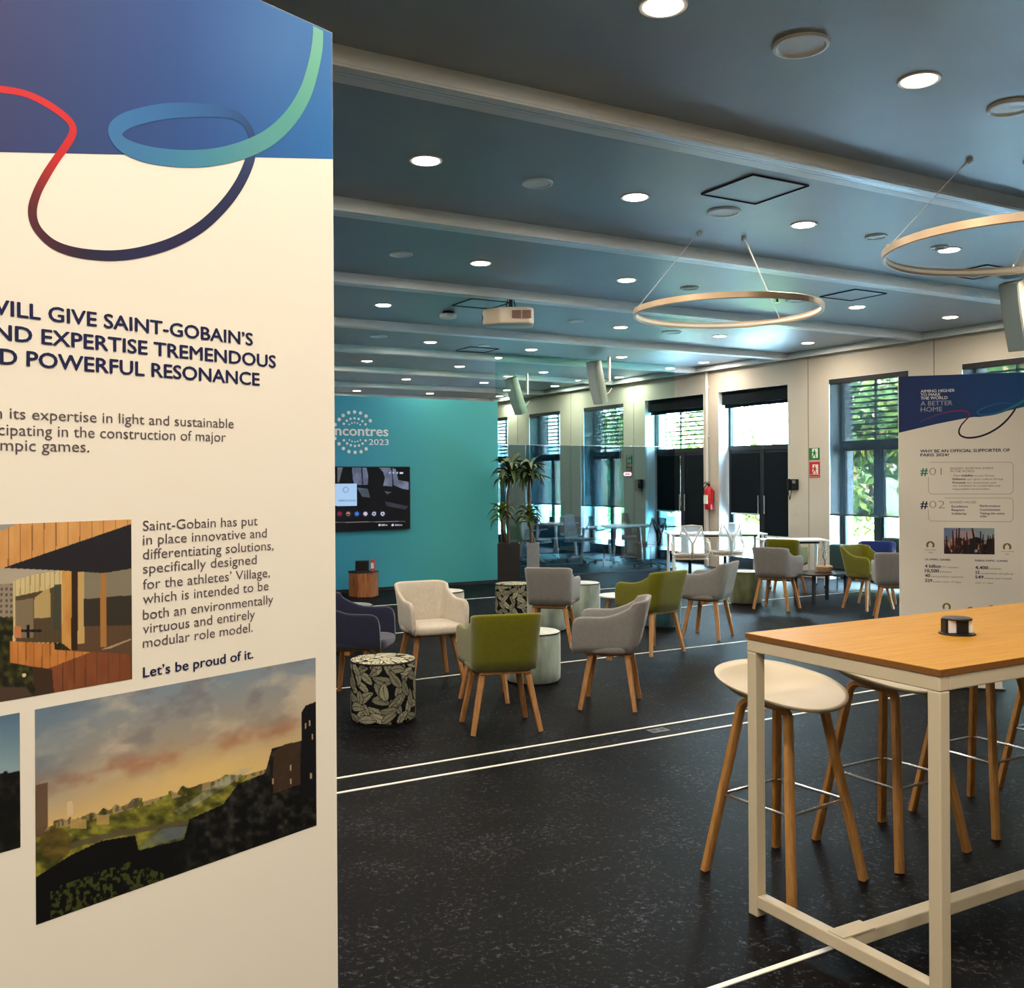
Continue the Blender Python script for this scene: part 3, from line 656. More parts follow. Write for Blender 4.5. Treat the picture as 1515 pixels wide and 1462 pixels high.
for k, py in enumerate((757, 777)):
    q = wall_pt(1178, py); t = thing('wall_socket', ['white double socket plate, upper one under the telephone', 'white double socket plate, lower one under the telephone'][k], 'socket', (XR - .005, q[1], q[2]), -PI / 2, 'socket plates under the telephone')
    MB().box(-.075, .075, -.005, .005, -.042, .042).obj('plate', m_wall, t)
    for s in (-1, 1): MB().box(s * .035 - .024, s * .035 + .024, -.008, -.005, -.026, .026).obj('outlet', m_wall, t)
q = wall_pt(1055, 734)
t = thing('fire_extinguisher', 'red fire extinguisher hanging on the pier between the doors', 'extinguisher', (XR - .1, q[1] + .0, q[2]), -PI / 2)
MB().lathe([(.001, -.25), (.07, -.25), (.082, -.23), (.082, .1), (.06, .15), (.025, .17), (.025, .19)], 24).obj('cylinder', mat('extinguisher_red', lin(190, 20, 22), .3), t, smooth=True)
MB().box(-.015, .015, -.02, .02, .19, .22).box(-.012, .012, -.12, .02, .225, .24).box(-.012, .012, -.1, .02, .25, .262).obj('valve_lever', m_black, t)
MB().tube([(0, .03, .2), (-.06, .02, .23), (-.11, -.02, .15), (-.1, -.04, 0), (-.09, -.05, -.12)], .011, 8).obj('hose', m_black, t, smooth=True)
MB().box(-.045, .045, -.087, -.06, -.14, .02).obj('label_sticker', m_signw, t)
MB().box(-.03, .03, .07, .1, -.1, .1).obj('wall_bracket', m_dark, t)
q = wall_pt(948, 718)
t = thing('wall_box', 'dark grey control box on the wall seen through the glass', 'control box', (XR - .05, q[1], q[2]), -PI / 2)
MB().box(-.09, .09, -.05, .05, -.12, .12).obj('housing', m_dark, t, bevel=.015); MB().box(-.05, .05, -.054, -.05, .02, .08).obj('display', m_black, t)

# ------------------------------------------------------------------ armchairs
def shell_mesh(m):
    HW, YBk, r = .256, .245, .10
    path = []      # (x, y, nx, ny, top)
    def top(y):
        base = .665
        if y < -.05: return base
        s = min(1, (y + .05) / .23); return base + (.752 - base) * s ** 1.7
    for y, cut in ((-.262, -.16), (-.258, -.075), (-.25, -.04), (-.235, -.015), (-.21, -.003), (-.18, 0), (-.12, 0), (-.06, 0), (-.02, 0), (.02, 0), (.06, 0), (.1, 0), (.15, 0)):
        path.append((HW, y, 1, 0, top(y) + cut))
    for k in range(1, 6):
        a = k * PI / 10; x = HW - r + r * math.cos(a); y = YBk - r + r * math.sin(a); path.append((x, y, math.cos(a), math.sin(a), .752 + .034 * math.sin(a) ** .7))
    for x in (.12, .07, .02): path.append((x, YBk, 0, 1, .786))
    half = path; full = half + [(-x, y, -nx, ny, t_) for x, y, nx, ny, t_ in half[::-1]]
    vs = []; K = 0; TH = .034
    for x, y, nx, ny, tp in full:
        ring = []
        def P(off, z):
            f = (z - .40) / .42; o = off + (-.025 + .028 * f) * abs(nx) + (-.05 + .10 * f) * max(0, ny)
            return ((x + nx * o) * (1.03 - .13 * (y + .26) / .51), y + ny * o, z)
        zb = .405; n = 6
        for k in range(n): ring.append(P(-.010 * (k == 0), zb + (tp - .017 - zb) * k / (n - 1)))
        for k in (1, 2, 3): a = k * PI / 4; ring.append(P(-TH / 2 + TH / 2 * math.cos(a), tp - .017 + .017 * math.sin(a)))
        for k in range(n): ring.append(P(-TH, tp - .017 - (tp - .017 - zb) * k / (n - 1)))
        K = len(ring); vs += ring
    N = len(full); fs = []
    for i in range(N - 1):
        for j in range(K): a = i * K + j; b = i * K + (j + 1) % K; fs.append((a, b, b + K, a + K))
    fs += [tuple(range(K)), tuple((N - 1) * K + j for j in range(K))[::-1]]
    return MB().add(vs, fs).mesh('backrest', m, 'all')
def seat_mesh(m):
    n = 36; vs = []; rings = []
    def out(s, z, dy=0):
        R_ = []
        for k in range(n):
            a = 2 * PI * k / n; c, s_ = math.cos(a), math.sin(a); e = .45
            R_.append((math.copysign(abs(c) ** e, c) * .225 * s, -.055 + math.copysign(abs(s_) ** e, s_) * .235 * s, z))
        return R_
    for s, z in ((.85, .398), (.97, .403), (1, .42), (1, .445), (.97, .462), (.9, .47), (.6, .474), (.2, .472)): rings.append(out(s, z))
    vs = [p for r_ in rings for p in r_]; fs = []
    for i in range(len(rings) - 1):
        for k in range(n): a = i * n + k; b = i * n + (k + 1) % n; fs.append((a, b, b + n, a + n))
    fs += [tuple(range(n))[::-1], tuple((len(rings) - 1) * n + k for k in range(n))]
    return MB().add(vs, fs).mesh('seat', m, 'all')
def armchair_proto(fab, name='tub_armchair'):
    t = thing(name, 'x', 'armchair')
    link_mesh('backrest', shell_mesh(fab), t); link_mesh('seat', seat_mesh(fab), t)
    MB().box(-.17, .17, -.17, .16, .378, .40).box(-.19, .19, -.022, .022, .35, .38).obj('base_frame', m_leg, t, bevel=.006)
    for sx in (-1, 1):
        for sy in (-1, 1):
            o = MB().tube([(sx * .15, -.005 + sy * .13, .385), (sx * .225, -.01 + sy * .195, 0)], [1, .72], sq=(.021, .021)).obj('leg', m_leg, t)
    return t
protos = {}
def armchair(fab, x, z, face, label, group='upholstered tub armchairs with wooden legs'):
    key = fab.name
    if key not in protos: o = protos[key] = armchair_proto(fab)
    else: o = copy_tree(protos[key])
    p = cw(x, z); o.location = (p[0], p[1], 0); o.rotation_euler = (0, 0, face_rz(*face)); setp(o, label, 'armchair', group)
armchair(m_olive, -.085, 6.56, (-.24, .97), 'olive green armchair seen from behind, nearest the camera')
armchair(m_beige, -.69, 8.15, (.42, -.9), 'light beige armchair facing the camera in front of the teal wall')
armchair(m_grey, .72, 7.2, (-.98, .2), 'grey armchair turned left, right of the front olive chair')
armchair(m_grey, .39, 9.83, (.22, .97), 'grey armchair seen from behind, above the front olive chair')
armchair(m_olive, 1.33, 9.36, (-.62, .78), 'olive green armchair turned away beside the teal pouf')
armchair(m_grey, 2.03, 10.23, (-.86, .5), 'grey armchair turned left with its blue-lit back towards the windows')
armchair(m_grey, 3.30, 12.35, (.6, .8), 'grey armchair seen from behind at the low black table')
armchair(m_olive, 3.85, 13.9, (.5, .85), 'olive green armchair directly behind the grey chair at the black table')
armchair(m_olive, 4.42, 12.3, (.45, -.89), 'olive green armchair facing the camera beside the poster board')
armchair(m_grey, 4.42, 11.4, (.3, .95), 'grey armchair half hidden behind the poster board edge')
armchair(m_navyf, -1.2, 7.45, (1, -.12), 'navy blue armchair half hidden behind the big white banner')
armchair(m_bluef, 4.78, 12.95, (-.35, -.93), 'bright blue rounded armchair in front of the green sofa')

# ------------------------------------------------------------------ poufs
def leaf_paint(U, V, leaves, per):
    im = np.zeros(U.shape + (3,)); im[:] = (20, 24, 24)
    for (cu, cv, ang_, L, Wd, sh) in leaves:
        du = (U - cu + per / 2) % per - per / 2 if per else U - cu; dv = V - cv
        a = du * math.cos(ang_) + dv * math.sin(ang_) + L / 2; b = -du * math.sin(ang_) + dv * math.cos(ang_)
        b = b - .010 * np.sin(a / L * PI)
        env = Wd * np.clip(np.sin(PI * np.clip(a / L, 0, 1) ** .8), 0, 1) ** .75
        ins = (a > 0) & (a < L) & (abs(b) < env)
        vein = np.sin((a - abs(b) * 1.1) * 2 * PI / .0105)
        fill(im, (a > -.004) & (a < L + .004) & (abs(b) < env + .005), (20, 24, 24))
        fill(im, ins & (vein > -.45), np.array((170, 166, 142)) * sh); fill(im, ins & (vein <= -.45), np.array((66, 66, 58)) * sh); fill(im, ins & (abs(b) < .0022), (60, 62, 52))
    return im
m_pfab = print_mat('leaf_print_fabric', .9, spec=.1); m_piping = mat('black_piping', (.012, .012, .012, 1), .7)
def pouf_leaf(x, z, label, seed, R=.222, H=.42):
    r_ = np.random.RandomState(seed); per = 2 * PI * R; lv = []
    for i in range(17):
        for j in range(8): lv.append(((i + .5 * (j % 2) + r_.uniform(-.3, .3)) * per / 17, (j - .3 + r_.uniform(-.25, .25)) * .066, r_.uniform(0, 2 * PI), r_.uniform(.115, .15), r_.uniform(.023, .030), r_.uniform(.8, 1.1)))
    idx = r_.permutation(len(lv)); lv = [lv[k] for k in idx]
    p = cw(x, z); t = thing('pouf', label, 'pouf', (p[0], p[1], 0), 0, 'round upholstered poufs')
    n, k = 420, 130; th_ = np.linspace(0, 2 * PI, n, endpoint=False); zz = np.linspace(.012, H - .012, k); T_, Z_ = np.meshgrid(th_, zz)
    Rr = R * (1 - .02 * np.abs(Z_ / H * 2 - 1) ** 6 - .035 * (Z_ < .02))
    v = np.stack([Rr * np.cos(T_), Rr * np.sin(T_), Z_], -1).reshape(-1, 3); i = np.arange(n * k).reshape(k, n); j = np.roll(i, -1, 1)
    f = np.stack([i[:-1].ravel(), j[:-1].ravel(), j[1:].ravel(), i[1:].ravel()], 1)
    me = bpy.data.meshes.new('side'); me.from_pydata(v.tolist(), [], f.tolist()); c = nlin(leaf_paint(T_ * R, Z_, lv, per).reshape(-1, 3))
    ca = me.color_attributes.new('ink', 'FLOAT_COLOR', 'POINT'); ca.data.foreach_set('color', np.concatenate([c, np.ones((len(c), 1))], 1).astype(np.float32).ravel())
    me.materials.append(m_pfab); me.shade_smooth(); link_mesh('side', me, t)
    rr = np.linspace(0.001, R * .985, 70); T_, R_ = np.meshgrid(np.linspace(0, 2 * PI, 180, endpoint=False), rr); X = R_ * np.cos(T_); Y = R_ * np.sin(T_)
    Z = H + .012 * (1 - (R_ / R) ** 4) - .004; n = 180; k = 70
    v = np.stack([X, Y, Z], -1).reshape(-1, 3); i = np.arange(n * k).reshape(k, n); j = np.roll(i, -1, 1); f = np.stack([i[:-1].ravel(), j[:-1].ravel(), j[1:].ravel(), i[1:].ravel()], 1)
    lv = [(r_.uniform(-R, R), r_.uniform(-R, R), r_.uniform(0, 6.3), r_.uniform(.09, .12), .026, r_.uniform(1.1, 1.35)) for _ in range(90)]
    me = bpy.data.meshes.new('top'); me.from_pydata(v.tolist(), [], f.tolist()); c = nlin(leaf_paint(X, Y, lv, 0).reshape(-1, 3))
    ca = me.color_attributes.new('ink', 'FLOAT_COLOR', 'POINT'); ca.data.foreach_set('color', np.concatenate([c, np.ones((len(c), 1))], 1).astype(np.float32).ravel())
    me.materials.append(m_pfab); me.shade_smooth(); link_mesh('top', me, t)
    MB().tube([(R * .985 * math.cos(2 * PI * q_ / 64), R * .985 * math.sin(2 * PI * q_ / 64), H - .008) for q_ in range(64)], .006, 8, closed=True).obj('piping', m_piping, t, smooth=True)
    MB().lathe([(.001, 0), (R * .93, 0), (R * .95, .013)], 40).obj('base', m_blackm, t)
def velvet(name, a, b): return mat(name, a, .8, col2=b, nscale=9, stretch=(1, 1, .35), bump=.3, bscale=300, spec=.25, sheen=.6)
def pouf(x, z, side, top, label, R=.215, H=.42):
    p = cw(x, z); t = thing('pouf', label, 'pouf', (p[0], p[1], 0), 0, 'round upholstered poufs')
    MB().lathe([(R * .93, .012), (R * .99, .03), (R, .1), (R, H - .06), (R * .985, H - .012)], 48).obj('side', side, t, smooth=True)
    MB().lathe([(.001, H + .006), (R * .6, H + .004), (R * .92, H - .002), (R * .985, H - .01)], 48).obj('top', top, t, smooth=True)
    MB().tube([(R * .985 * math.cos(2 * PI * q_ / 48), R * .985 * math.sin(2 * PI * q_ / 48), H - .01) for q_ in range(48)], .0055, 8, closed=True).obj('piping', m_piping, t, smooth=True)
    MB().lathe([(.001, 0), (R * .9, 0), (R * .93, .012)], 40).obj('base', m_blackm, t)
def px(p, z): return (p - CX) / FPX * z
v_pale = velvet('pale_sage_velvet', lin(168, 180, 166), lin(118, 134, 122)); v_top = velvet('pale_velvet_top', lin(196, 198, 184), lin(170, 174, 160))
v_cream = velvet('cream_velvet', lin(205, 200, 182), lin(176, 170, 152)); v_moss = velvet('moss_velvet', lin(108, 116, 82), lin(70, 76, 44)); v_teal = velvet('teal_velvet', lin(16, 84, 94), lin(10, 50, 60)); v_dg = velvet('dark_green_velvet', lin(44, 72, 66), lin(28, 50, 46))
pouf_leaf(px(565, 6.78), 6.78, 'palm leaf patterned pouf standing in front of the navy chair', 3)
pouf_leaf(px(758, 11.6), 11.6, 'palm leaf patterned pouf beside the right end of the teal wall', 9, .21)
pouf(px(657, 10.9), 10.9, v_cream, v_cream, 'cream pouf right behind the beige armchair')
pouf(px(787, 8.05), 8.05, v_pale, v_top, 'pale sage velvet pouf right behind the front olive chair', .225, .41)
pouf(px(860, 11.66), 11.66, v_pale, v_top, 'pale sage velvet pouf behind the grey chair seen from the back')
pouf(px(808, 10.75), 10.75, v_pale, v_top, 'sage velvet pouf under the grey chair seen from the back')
pouf(px(1102, 12.95), 12.95, v_moss, v_top, 'moss green velvet pouf left of the black low table chairs')
pouf(px(978, 10.98), 10.98, v_teal, v_teal, 'teal velvet pouf beyond the second olive chair')
pouf(px(518, 9.7), 9.7, v_dg, v_dg, 'dark green velvet pouf behind the navy chair at the banner edge')

# small round side tables
def side_table(x, z, r, h, label):
    p = cw(x, z); t = thing('side_table', label, 'side table', (p[0], p[1], 0), .4, 'small round side tables')
    MB().lathe([(.001, h), (r - .006, h), (r, h - .006), (r, h - .014), (r - .012, h - .02), (.001, h - .02)], 40).obj('tabletop', m_white, t, smooth=True)
    for k in range(3):
        a = 2 * PI * k / 3 + .2; MB().tube([(math.cos(a) * r * .5, math.sin(a) * r * .5, h - .02), (math.cos(a) * r * .88, math.sin(a) * r * .88, 0)], [1, .75], sq=(.018, .018)).obj('leg', m_leg, t)
side_table(-.17, 7.42, .26, .45, 'round white side table with wooden legs hidden behind the front olive chair')
side_table(px(916, 10.3), 10.3, .22, .43, 'round white side table beside the second olive chair')

# low black table with bonsai bowl
p = cw(px(1213, 12.95), 12.95); rz = face_rz(.35, -.94)
t = thing('coffee_table', 'low black table with rounded corners between the armchairs by the window', 'table', (p[0], p[1], 0), rz)
def rrect(w, d, r, n=6):
    return [(sx * (w - r) + r * math.cos(a0 + k * PI / 2 / n), sy * (d - r) + r * math.sin(a0 + k * PI / 2 / n)) for sx, sy, a0 in ((1, 1, 0), (-1, 1, PI / 2), (-1, -1, PI), (1, -1, 3 * PI / 2)) for k in range(n + 1)]
MB().prism(rrect(.36, .30, .18), .375, .395).obj('tabletop', mat('dark_laminate', lin(52, 44, 48), .18), t, bevel=.003)
for sx in (-1, 1):
    for sy in (-1, 1): MB().box(sx * .25 - .017, sx * .25 + .017, sy * .19 - .017, sy * .19 + .017, 0, .375).obj('leg', m_blackm, t)
q = cw(px(1219, 13.0), 13.0)
t = thing('bonsai_bowl', 'beige woven bowl with a small branching plant on the low black table', 'plant', (q[0], q[1], .395), .3)
MB().lathe([(.001, 0), (.08, .0), (.10, .025), (.11, .07), (.095, .085), (.08, .08), (.001, .075)], 26).obj('bowl', mat('woven_straw', lin(190, 158, 118), .8, noise=.4, nscale=60, bump=.8, bscale=200), t, smooth=True)
MB().lathe([(.001, -.0), (.12, 0), (.13, .006), (.001, .004)], 26).obj('saucer', mat('terracotta_saucer', lin(110, 70, 50), .6), t)
MB().tube([(0, 0, .07), (.02, 0, .14), (-.03, .01, .21), (.0, 0, .28), (-.05, 0, .31)], [.008, .007, .006, .004, .003], 7).tube([(-.02, .0, .2), (.05, .01, .25), (.08, 0, .3)], .003, 6).tube([(.02, 0, .15), (.07, -.01, .18)], .003, 6).obj('stem', m_bark, t, smooth=True)
lf = MB()
r_ = random.Random(4)
for k in range(46):
    cx_, cz_, s_ = r_.choice([(-.08, .31, .05), (.0, .32, .05), (.08, .31, .035), (.07, .19, .03), (.04, .25, .03)])
    x = cx_ + r_.gauss(0, s_ * .7); z_ = cz_ + r_.gauss(0, .012); y = r_.gauss(0, .03); w_ = .016
    lf.add([(x - w_, y, z_), (x, y - w_ * .6, z_ + .004), (x + w_, y, z_), (x, y + w_ * .6, z_ + .006)], [(0, 1, 2, 3)])
setp(lf.obj('leaves', m_foliage[0], t), kind='stuff')

# sofa by the window
t = thing('sofa', 'dark green sofa with high backrest end under the window', 'sofa', (11.65, 9.4, 0), PI / 2)
MB().box(-.85, .85, -.36, .36, .18, .42).obj('seat', m_sofa, t, bevel=.03, smooth=True)
MB().box(-.85, .85, .26, .40, .30, .66).obj('backrest', m_sofa, t, bevel=.03, smooth=True)
MB().box(-.85, -.1, .24, .42, .62, .80).obj('headrest', m_sofa, t, bevel=.03, smooth=True)
for sx in (-.78, .78):
    for sy in (-.3, .3): MB().tube([(sx, sy, 0), (sx, sy, .18)], .012, 8).obj('leg', m_chrome, t, smooth=True)

# ------------------------------------------------------------------ white desks and task chairs by the doors
def desk(x, z, w, h, face, label, d=.7):
    p = cw(x, z); t = thing('desk', label, 'desk', (p[0], p[1], 0), face_rz(*face), 'white desks near the doors')
    MB().box(-w / 2, w / 2, -d / 2, d / 2, h - .022, h).obj('tabletop', m_white, t, bevel=.004)
    MB().box(-w / 2 + .08, w / 2 - .08, -.02, .02, h - .07, h - .022).obj('beam', m_dark, t)
    for s in (-1, 1):
        xx = s * (w / 2 - .06)
        o = MB().tube([(xx, -d / 2 + .04, 0.03), (xx, -d / 2 + .1, h - .03), (xx, d / 2 - .1, h - .03), (xx, d / 2 - .04, .03)], 1, sq=(.022, .022)).obj('leg', m_white, t)
        for e in (-1, 1): MB().tube([(xx, e * (d / 2 - .04) - .015, .03), (xx, e * (d / 2 - .04) + .015, .03)], .03, 12).obj('caster', m_black, o, smooth=True)
    return t
desk(px(1057, 16.4), 16.4, 1.58, .73, (0, -1), 'white wheeled desk behind the two white task chairs')
desk(px(1172, 14.75), 14.75, .95, .72, (0, -1), 'white desk right of the task chairs beneath the telephone', .6)
m_mesh = screen_fabric('white_mesh', (.62, .62, .6, 1), .62); m_meshd = screen_fabric('dark_mesh', (.02, .025, .03, 1), .85)
m_wplast = mat('white_plastic', lin(212, 205, 192), .4); m_seatf = fabric('taupe_seat', lin(150, 135, 120))
def task_chair(x, z, face, label, light=True, group='white task chairs at the desk'):
    fm, sm, mm = (m_wplast, m_seatf, m_mesh) if light else (m_black, m_blackm, m_meshd)
    p = cw(x, z); t = thing('task_chair', label, 'office chair', (p[0], p[1], 0), face_rz(*face), group)
    MB().prism(rrect(.24, .23, .08), .43, .48).obj('seat', sm, t, bevel=.015, smooth=True)
    MB().prism(rrect(.25, .24, .08), .41, .43).obj('seat_pan', fm, t)
    # back: trapezoid mesh hung in a Y-shaped frame
    B = lambda u, v: (u, .22 + .06 * v - .03 * math.cos(u * 4), .5 + .42 * v)
    ms = MB(); n = 8
    vs = [B((-.21 + .42 * i / n) * (1 - .32 * j / n), j / n) for j in range(n + 1) for i in range(n + 1)]
    ms.add(vs, [(j * (n + 1) + i, j * (n + 1) + i + 1, (j + 1) * (n + 1) + i + 1, (j + 1) * (n + 1) + i) for j in range(n) for i in range(n)])
    ms.obj('back_mesh', mm, t, smooth='all')
    MB().tube([B(-.21, 0), B(-.2, .3), B(-.145, 1), B(0, 1.02), B(.145, 1), B(.2, .3), B(.21, 0), B(0, -.03)], .010, 8, closed=True).obj('back_frame', fm, t, smooth=True)
    yb = .03
    MB().tube([(0, .18, .42), (0, .30, .5), (0, .33, .66)], [.032, .026, .022], 8).tube([(0, .33, .64), (-.07, .33, .78), (-.135, .30, .9)], [.02, .014, .010], 8).tube([(0, .33, .64), (.07, .33, .78), (.135, .30, .9)], [.02, .014, .010], 8).obj('spine', fm, t, smooth=True)
    for s in (-1, 1): MB().tube([(s * .22, .1, .43), (s * .28, .1, .5), (s * .28, .06, .64), (s * .27, -.1, .66)], .014, 8).obj('armrest', fm, t, smooth=True)
    MB().tube([(0, 0, .08), (0, 0, .42)], .025, 12).obj('gas_column', m_black if not light else m_dark, t, smooth=True)
    b = MB()
    for k in range(5):
        a = 2 * PI * k / 5 + .3; b.tube([(0, 0, .11), (math.cos(a) * .16, math.sin(a) * .16, .1), (math.cos(a) * .3, math.sin(a) * .3, .065)], [.03, .022, .014], 8)
    b.obj('star_base', fm, t, smooth=True)
    for k in range(5):
        a = 2 * PI * k / 5 + .3; c_ = Vector((math.cos(a) * .3, math.sin(a) * .3, .028)); d_ = Vector((-math.sin(a), math.cos(a), 0)) * .02
        MB().tube([c_ - d_, c_ + d_], .028, 12).obj('caster', m_black, t, smooth=True)
task_chair(px(1020, 15.1), 15.1, (.05, 1), 'white mesh task chair with Y shaped back, left of the pair at the desk')
task_chair(px(1072, 15.7), 15.7, (-.15, 1), 'white mesh task chair with Y shaped back, right of the pair at the desk')
task_chair(px(893, 18.6), 18.6, (1, .2), 'dark office chair behind the glass, left of the meeting table', False, 'dark office chairs behind the glass')
task_chair(px(926, 19.9), 19.9, (.3, -1), 'dark office chair behind the glass, at the back of the meeting table', False, 'dark office chairs behind the glass')
task_chair(px(962, 17.9), 17.9, (-.5, 1), 'dark office chair behind the glass, in front of the meeting table', False, 'dark office chairs behind the glass')
p = cw(px(945, 18.9), 18.9)
t = thing('meeting_table', 'grey topped meeting table standing behind the glass partition', 'table', (p[0], p[1], 0), face_rz(0, -1))
MB().prism(rrect(.72, .45, .2), .715, .74).obj('tabletop', mat('grey_laminate', (.25, .27, .27, 1), .4), t)
MB().tube([(0, 0, .02), (0, 0, .71)], .05, 12).obj('column', m_black, t, smooth=True); MB().lathe([(.001, .03), (.3, .02), (.32, 0)], 30).obj('foot_plate', m_black, t, smooth=True)
p = cw(px(828, 20.3), 20.3)
t = thing('sofa', 'petrol blue sofa standing behind the glass partition', 'sofa', (p[0], p[1], 0), face_rz(.2, -.98))
MB().box(-.55, .55, -.35, .35, .12, .42).obj('seat', m_blues, t, bevel=.03, smooth=True); MB().box(-.55, .55, .25, .4, .2, .85).obj('backrest', m_blues, t, bevel=.03, smooth=True)
for s in (-1, 1): MB().box(s * .6 - .06, s * .6 + .06, -.35, .4, .12, .6).obj('armrest', m_blues, t, bevel=.02, smooth=True)
for sx in (-.5, .5):
    for sy in (-.28, .28): MB().tube([(sx, sy, 0), (sx, sy, .12)], .015, 8).obj('leg', m_chrome, t, smooth=True)

# ------------------------------------------------------------------ planters with dracaenas
def leaf_mesh(L, w, droop, m):
    n = 7; vs = []; fs = []
    for i in range(n + 1):
        s = i / n; x = L * s * (1 - .25 * droop * s); z = L * (.75 * s - droop * s * s * .95); ww = w * math.sin(PI * min(1, .12 + s * .88)) ** .7 if s < 1 else .0005
        vs += [(x, -ww, z + ww * .5), (x, 0, z), (x, ww, z + ww * .5)]
        if i: a = 3 * (i - 1); fs += [(a, a + 3, a + 4, a + 1), (a + 1, a + 4, a + 5, a + 2)]
    return MB().add(vs, fs).mesh('leaf', m, 'all')
LM = [leaf_mesh(.32, .034, .5, m_dleaf), leaf_mesh(.36, .034, .9, m_dleaf), leaf_mesh(.34, .032, 1.2, m_dleaf)]; LM2 = [leaf_mesh(.24, .032, .7, m_dleaf2), leaf_mesh(.28, .032, 1.1, m_dleaf)]
def dracaena(pxx, z, label, planter_m, plabel, stems, ph=.66, pw=.17):
    p = cw(px(pxx, z), z)
    pt = thing('planter', plabel, 'planter', (p[0], p[1], 0), face_rz(0, -1), 'tall square planters')
    b = MB(); b.box(-pw, pw, -pw, pw, 0, ph - .06); 
    for a_, b_, c_, d_ in ((-pw, pw, -pw, -pw + .02), (-pw, pw, pw - .02, pw), (-pw, -pw + .02, -pw + .02, pw - .02), (pw - .02, pw, -pw + .02, pw - .02)): b.box(a_, b_, c_, d_, ph - .06, ph)
    b.obj('box', planter_m, pt)
    MB().box(-pw + .02, pw - .02, -pw + .02, pw - .02, ph - .06, ph - .035).obj('soil', mat('soil', (.02, .014, .01, 1), .95, noise=.4, nscale=60), pt)
    t = thing('potted_dracaena', label, 'plant', (p[0], p[1], ph - .035), face_rz(0, -1), 'dracaena plants in planters')
    for pts, top, kind in stems:
        o = MB().tube(pts, [.024] * (len(pts) - 1) + [.018], 9).obj('stem', m_bark, t, smooth=True)
        e = Vector(pts[-1]); nl = 44 if kind == 0 else 26
        for k in range(nl):
            lm = (LM if kind == 0 else LM2)[k % (3 if kind == 0 else 2)]
            lo = link_mesh('leaf', lm, o); az = k * 2.4; tilt = -.6 + 1.0 * (k / nl)
            lo.rotation_euler = (0, tilt * .9, az); lo.location = e + Vector((0, 0, -.08 + .16 * (1 - k / nl)))
            s_ = random.uniform(.95, 1.3); lo.scale = (s_, s_, s_)
zc = 15.15
dracaena(788, zc, 'dracaena palm with two green crowns in the grey planter', mat('grey_planter', lin(140, 146, 150), .6, noise=.15, nscale=10), 'tall grey square planter behind the grey armchair',
         [([(-.02, 0, 0), (-.04, 0, .3), (-.05, 0, .7), (-.05, 0, 1.08)], 0, 0), ([(.03, .03, 0), (-.02, .03, .18), (-.06, -.06, .42)], 0, 1)], pw=.095)
dracaena(752, zc, 'dark dracaena palm standing between teal wall and grey planter', mat('black_planter', (.008, .008, .009, 1), .5), 'tall black square planter beside the teal wall',
         [([(0, 0, 0), (-.02, 0, .4), (-.01, 0, .75), (.03, 0, 1.08)], 0, 0), ([(0, .02, 0), (-.08, .02, .25), (-.1, .02, .45)], 0, 1)])

# ------------------------------------------------------------------ wooden hexagon stool with router
p = cw(px(537, 13.95), 13.95)
t = thing('wooden_block', 'hexagonal wooden block stool standing against the teal wall', 'stool', (p[0], p[1], 0), face_rz(0, -1) + .3)
m_walnut = mat('warm_wood', lin(176, 112, 64), .5, col2=lin(128, 74, 38), nscale=6, stretch=(6, 6, .8))
MB().prism([(.21 * math.cos(k * PI / 3), .21 * math.sin(k * PI / 3)) for k in range(6)], 0, .34).obj('block', m_walnut, t, bevel=.006)
MB().prism([(.215 * math.cos(k * PI / 3), .215 * math.sin(k * PI / 3)) for k in range(6)], .34, .352).obj('top', m_dark, t)
q = p
t = thing('router', 'black box router on the hexagonal wooden block', 'router', (q[0] - .02, q[1], .352), face_rz(0, -1))
MB().box(-.09, .09, -.05, .05, 0, .15).obj('housing', m_black, t, bevel=.008); MB().tube([(-.09, -.03, .01), (-.18, -.08, .008), (-.12, -.13, .008), (.05, -.1, .008), (.13, -.06, .008)], .006, 6).obj('cable', m_black, t, smooth=True)
w_ = cw(px(547, 13.95), 13.95)
t = thing('red_box', 'small bright red box standing beside the black router', 'box', (w_[0] + .03, w_[1] - .02, .352), face_rz(0, -1))
MB().box(-.025, .025, -.04, .04, 0, .17).obj('carton', mat('red_card', lin(200, 60, 70), .5), t, bevel=.006); MB().box(-.02, .02, -.042, -.04, .04, .12).obj('front_label', m_whiteink, t)

# ------------------------------------------------------------------ bar table and stools
TH_ = 1.06
T1 = at_h(1102.7, 936.5, TH_); T2 = at_h(1391, 991.5, TH_)
Wt = float(np.linalg.norm(T2 - T1)); dS = (T2 - T1) / Wt
rzT = math.atan2(dS[1], dS[0]) + PI / 2           # local -Y = towards camera side, local +X = along the table
Lt = 2.5
tb = thing('bar_table', 'high bar table with oak top and cream steel frame', 'table', (T1[0], T1[1], 0), rzT)
MB().box(0, Lt, -Wt, 0, TH_ - .021, TH_ - .0015).obj('tabletop', [m_oakedge], tb); 
MB().box(.0005, Lt - .0005, -Wt + .0005, -.0005, TH_ - .0015, TH_).obj('veneer', m_oak, tb, label='honey oak veneer surface')
s = .046; zt = TH_ - .023; e = .004
def tube_box(nm, *b): return MB().box(*b).obj(nm, m_frame, tb, bevel=.004)
for xx in (e, Lt - s - e):
    tube_box('leg', xx, xx + s, -e - s, -e, 0, zt - s - .001); tube_box('leg', xx, xx + s, -Wt + e, -Wt + e + s, 0, zt - s - .001)
    tube_box('end_rail', xx, xx + s, -Wt + e + s, -e - s, .035, .035 + s)
    tube_box('end_apron', xx, xx + s, -Wt + e, -e, zt - s, zt)
tube_box('side_apron', e + s, Lt - s - e, -e - s, -e, zt - s, zt); tube_box('side_apron', e + s, Lt - s - e, -Wt + e, -Wt + e + s, zt - s, zt)
tube_box('stretcher', e + s, Lt - s - e, -Wt / 2 - .03, -Wt / 2 + .03, .035, .035 + s)
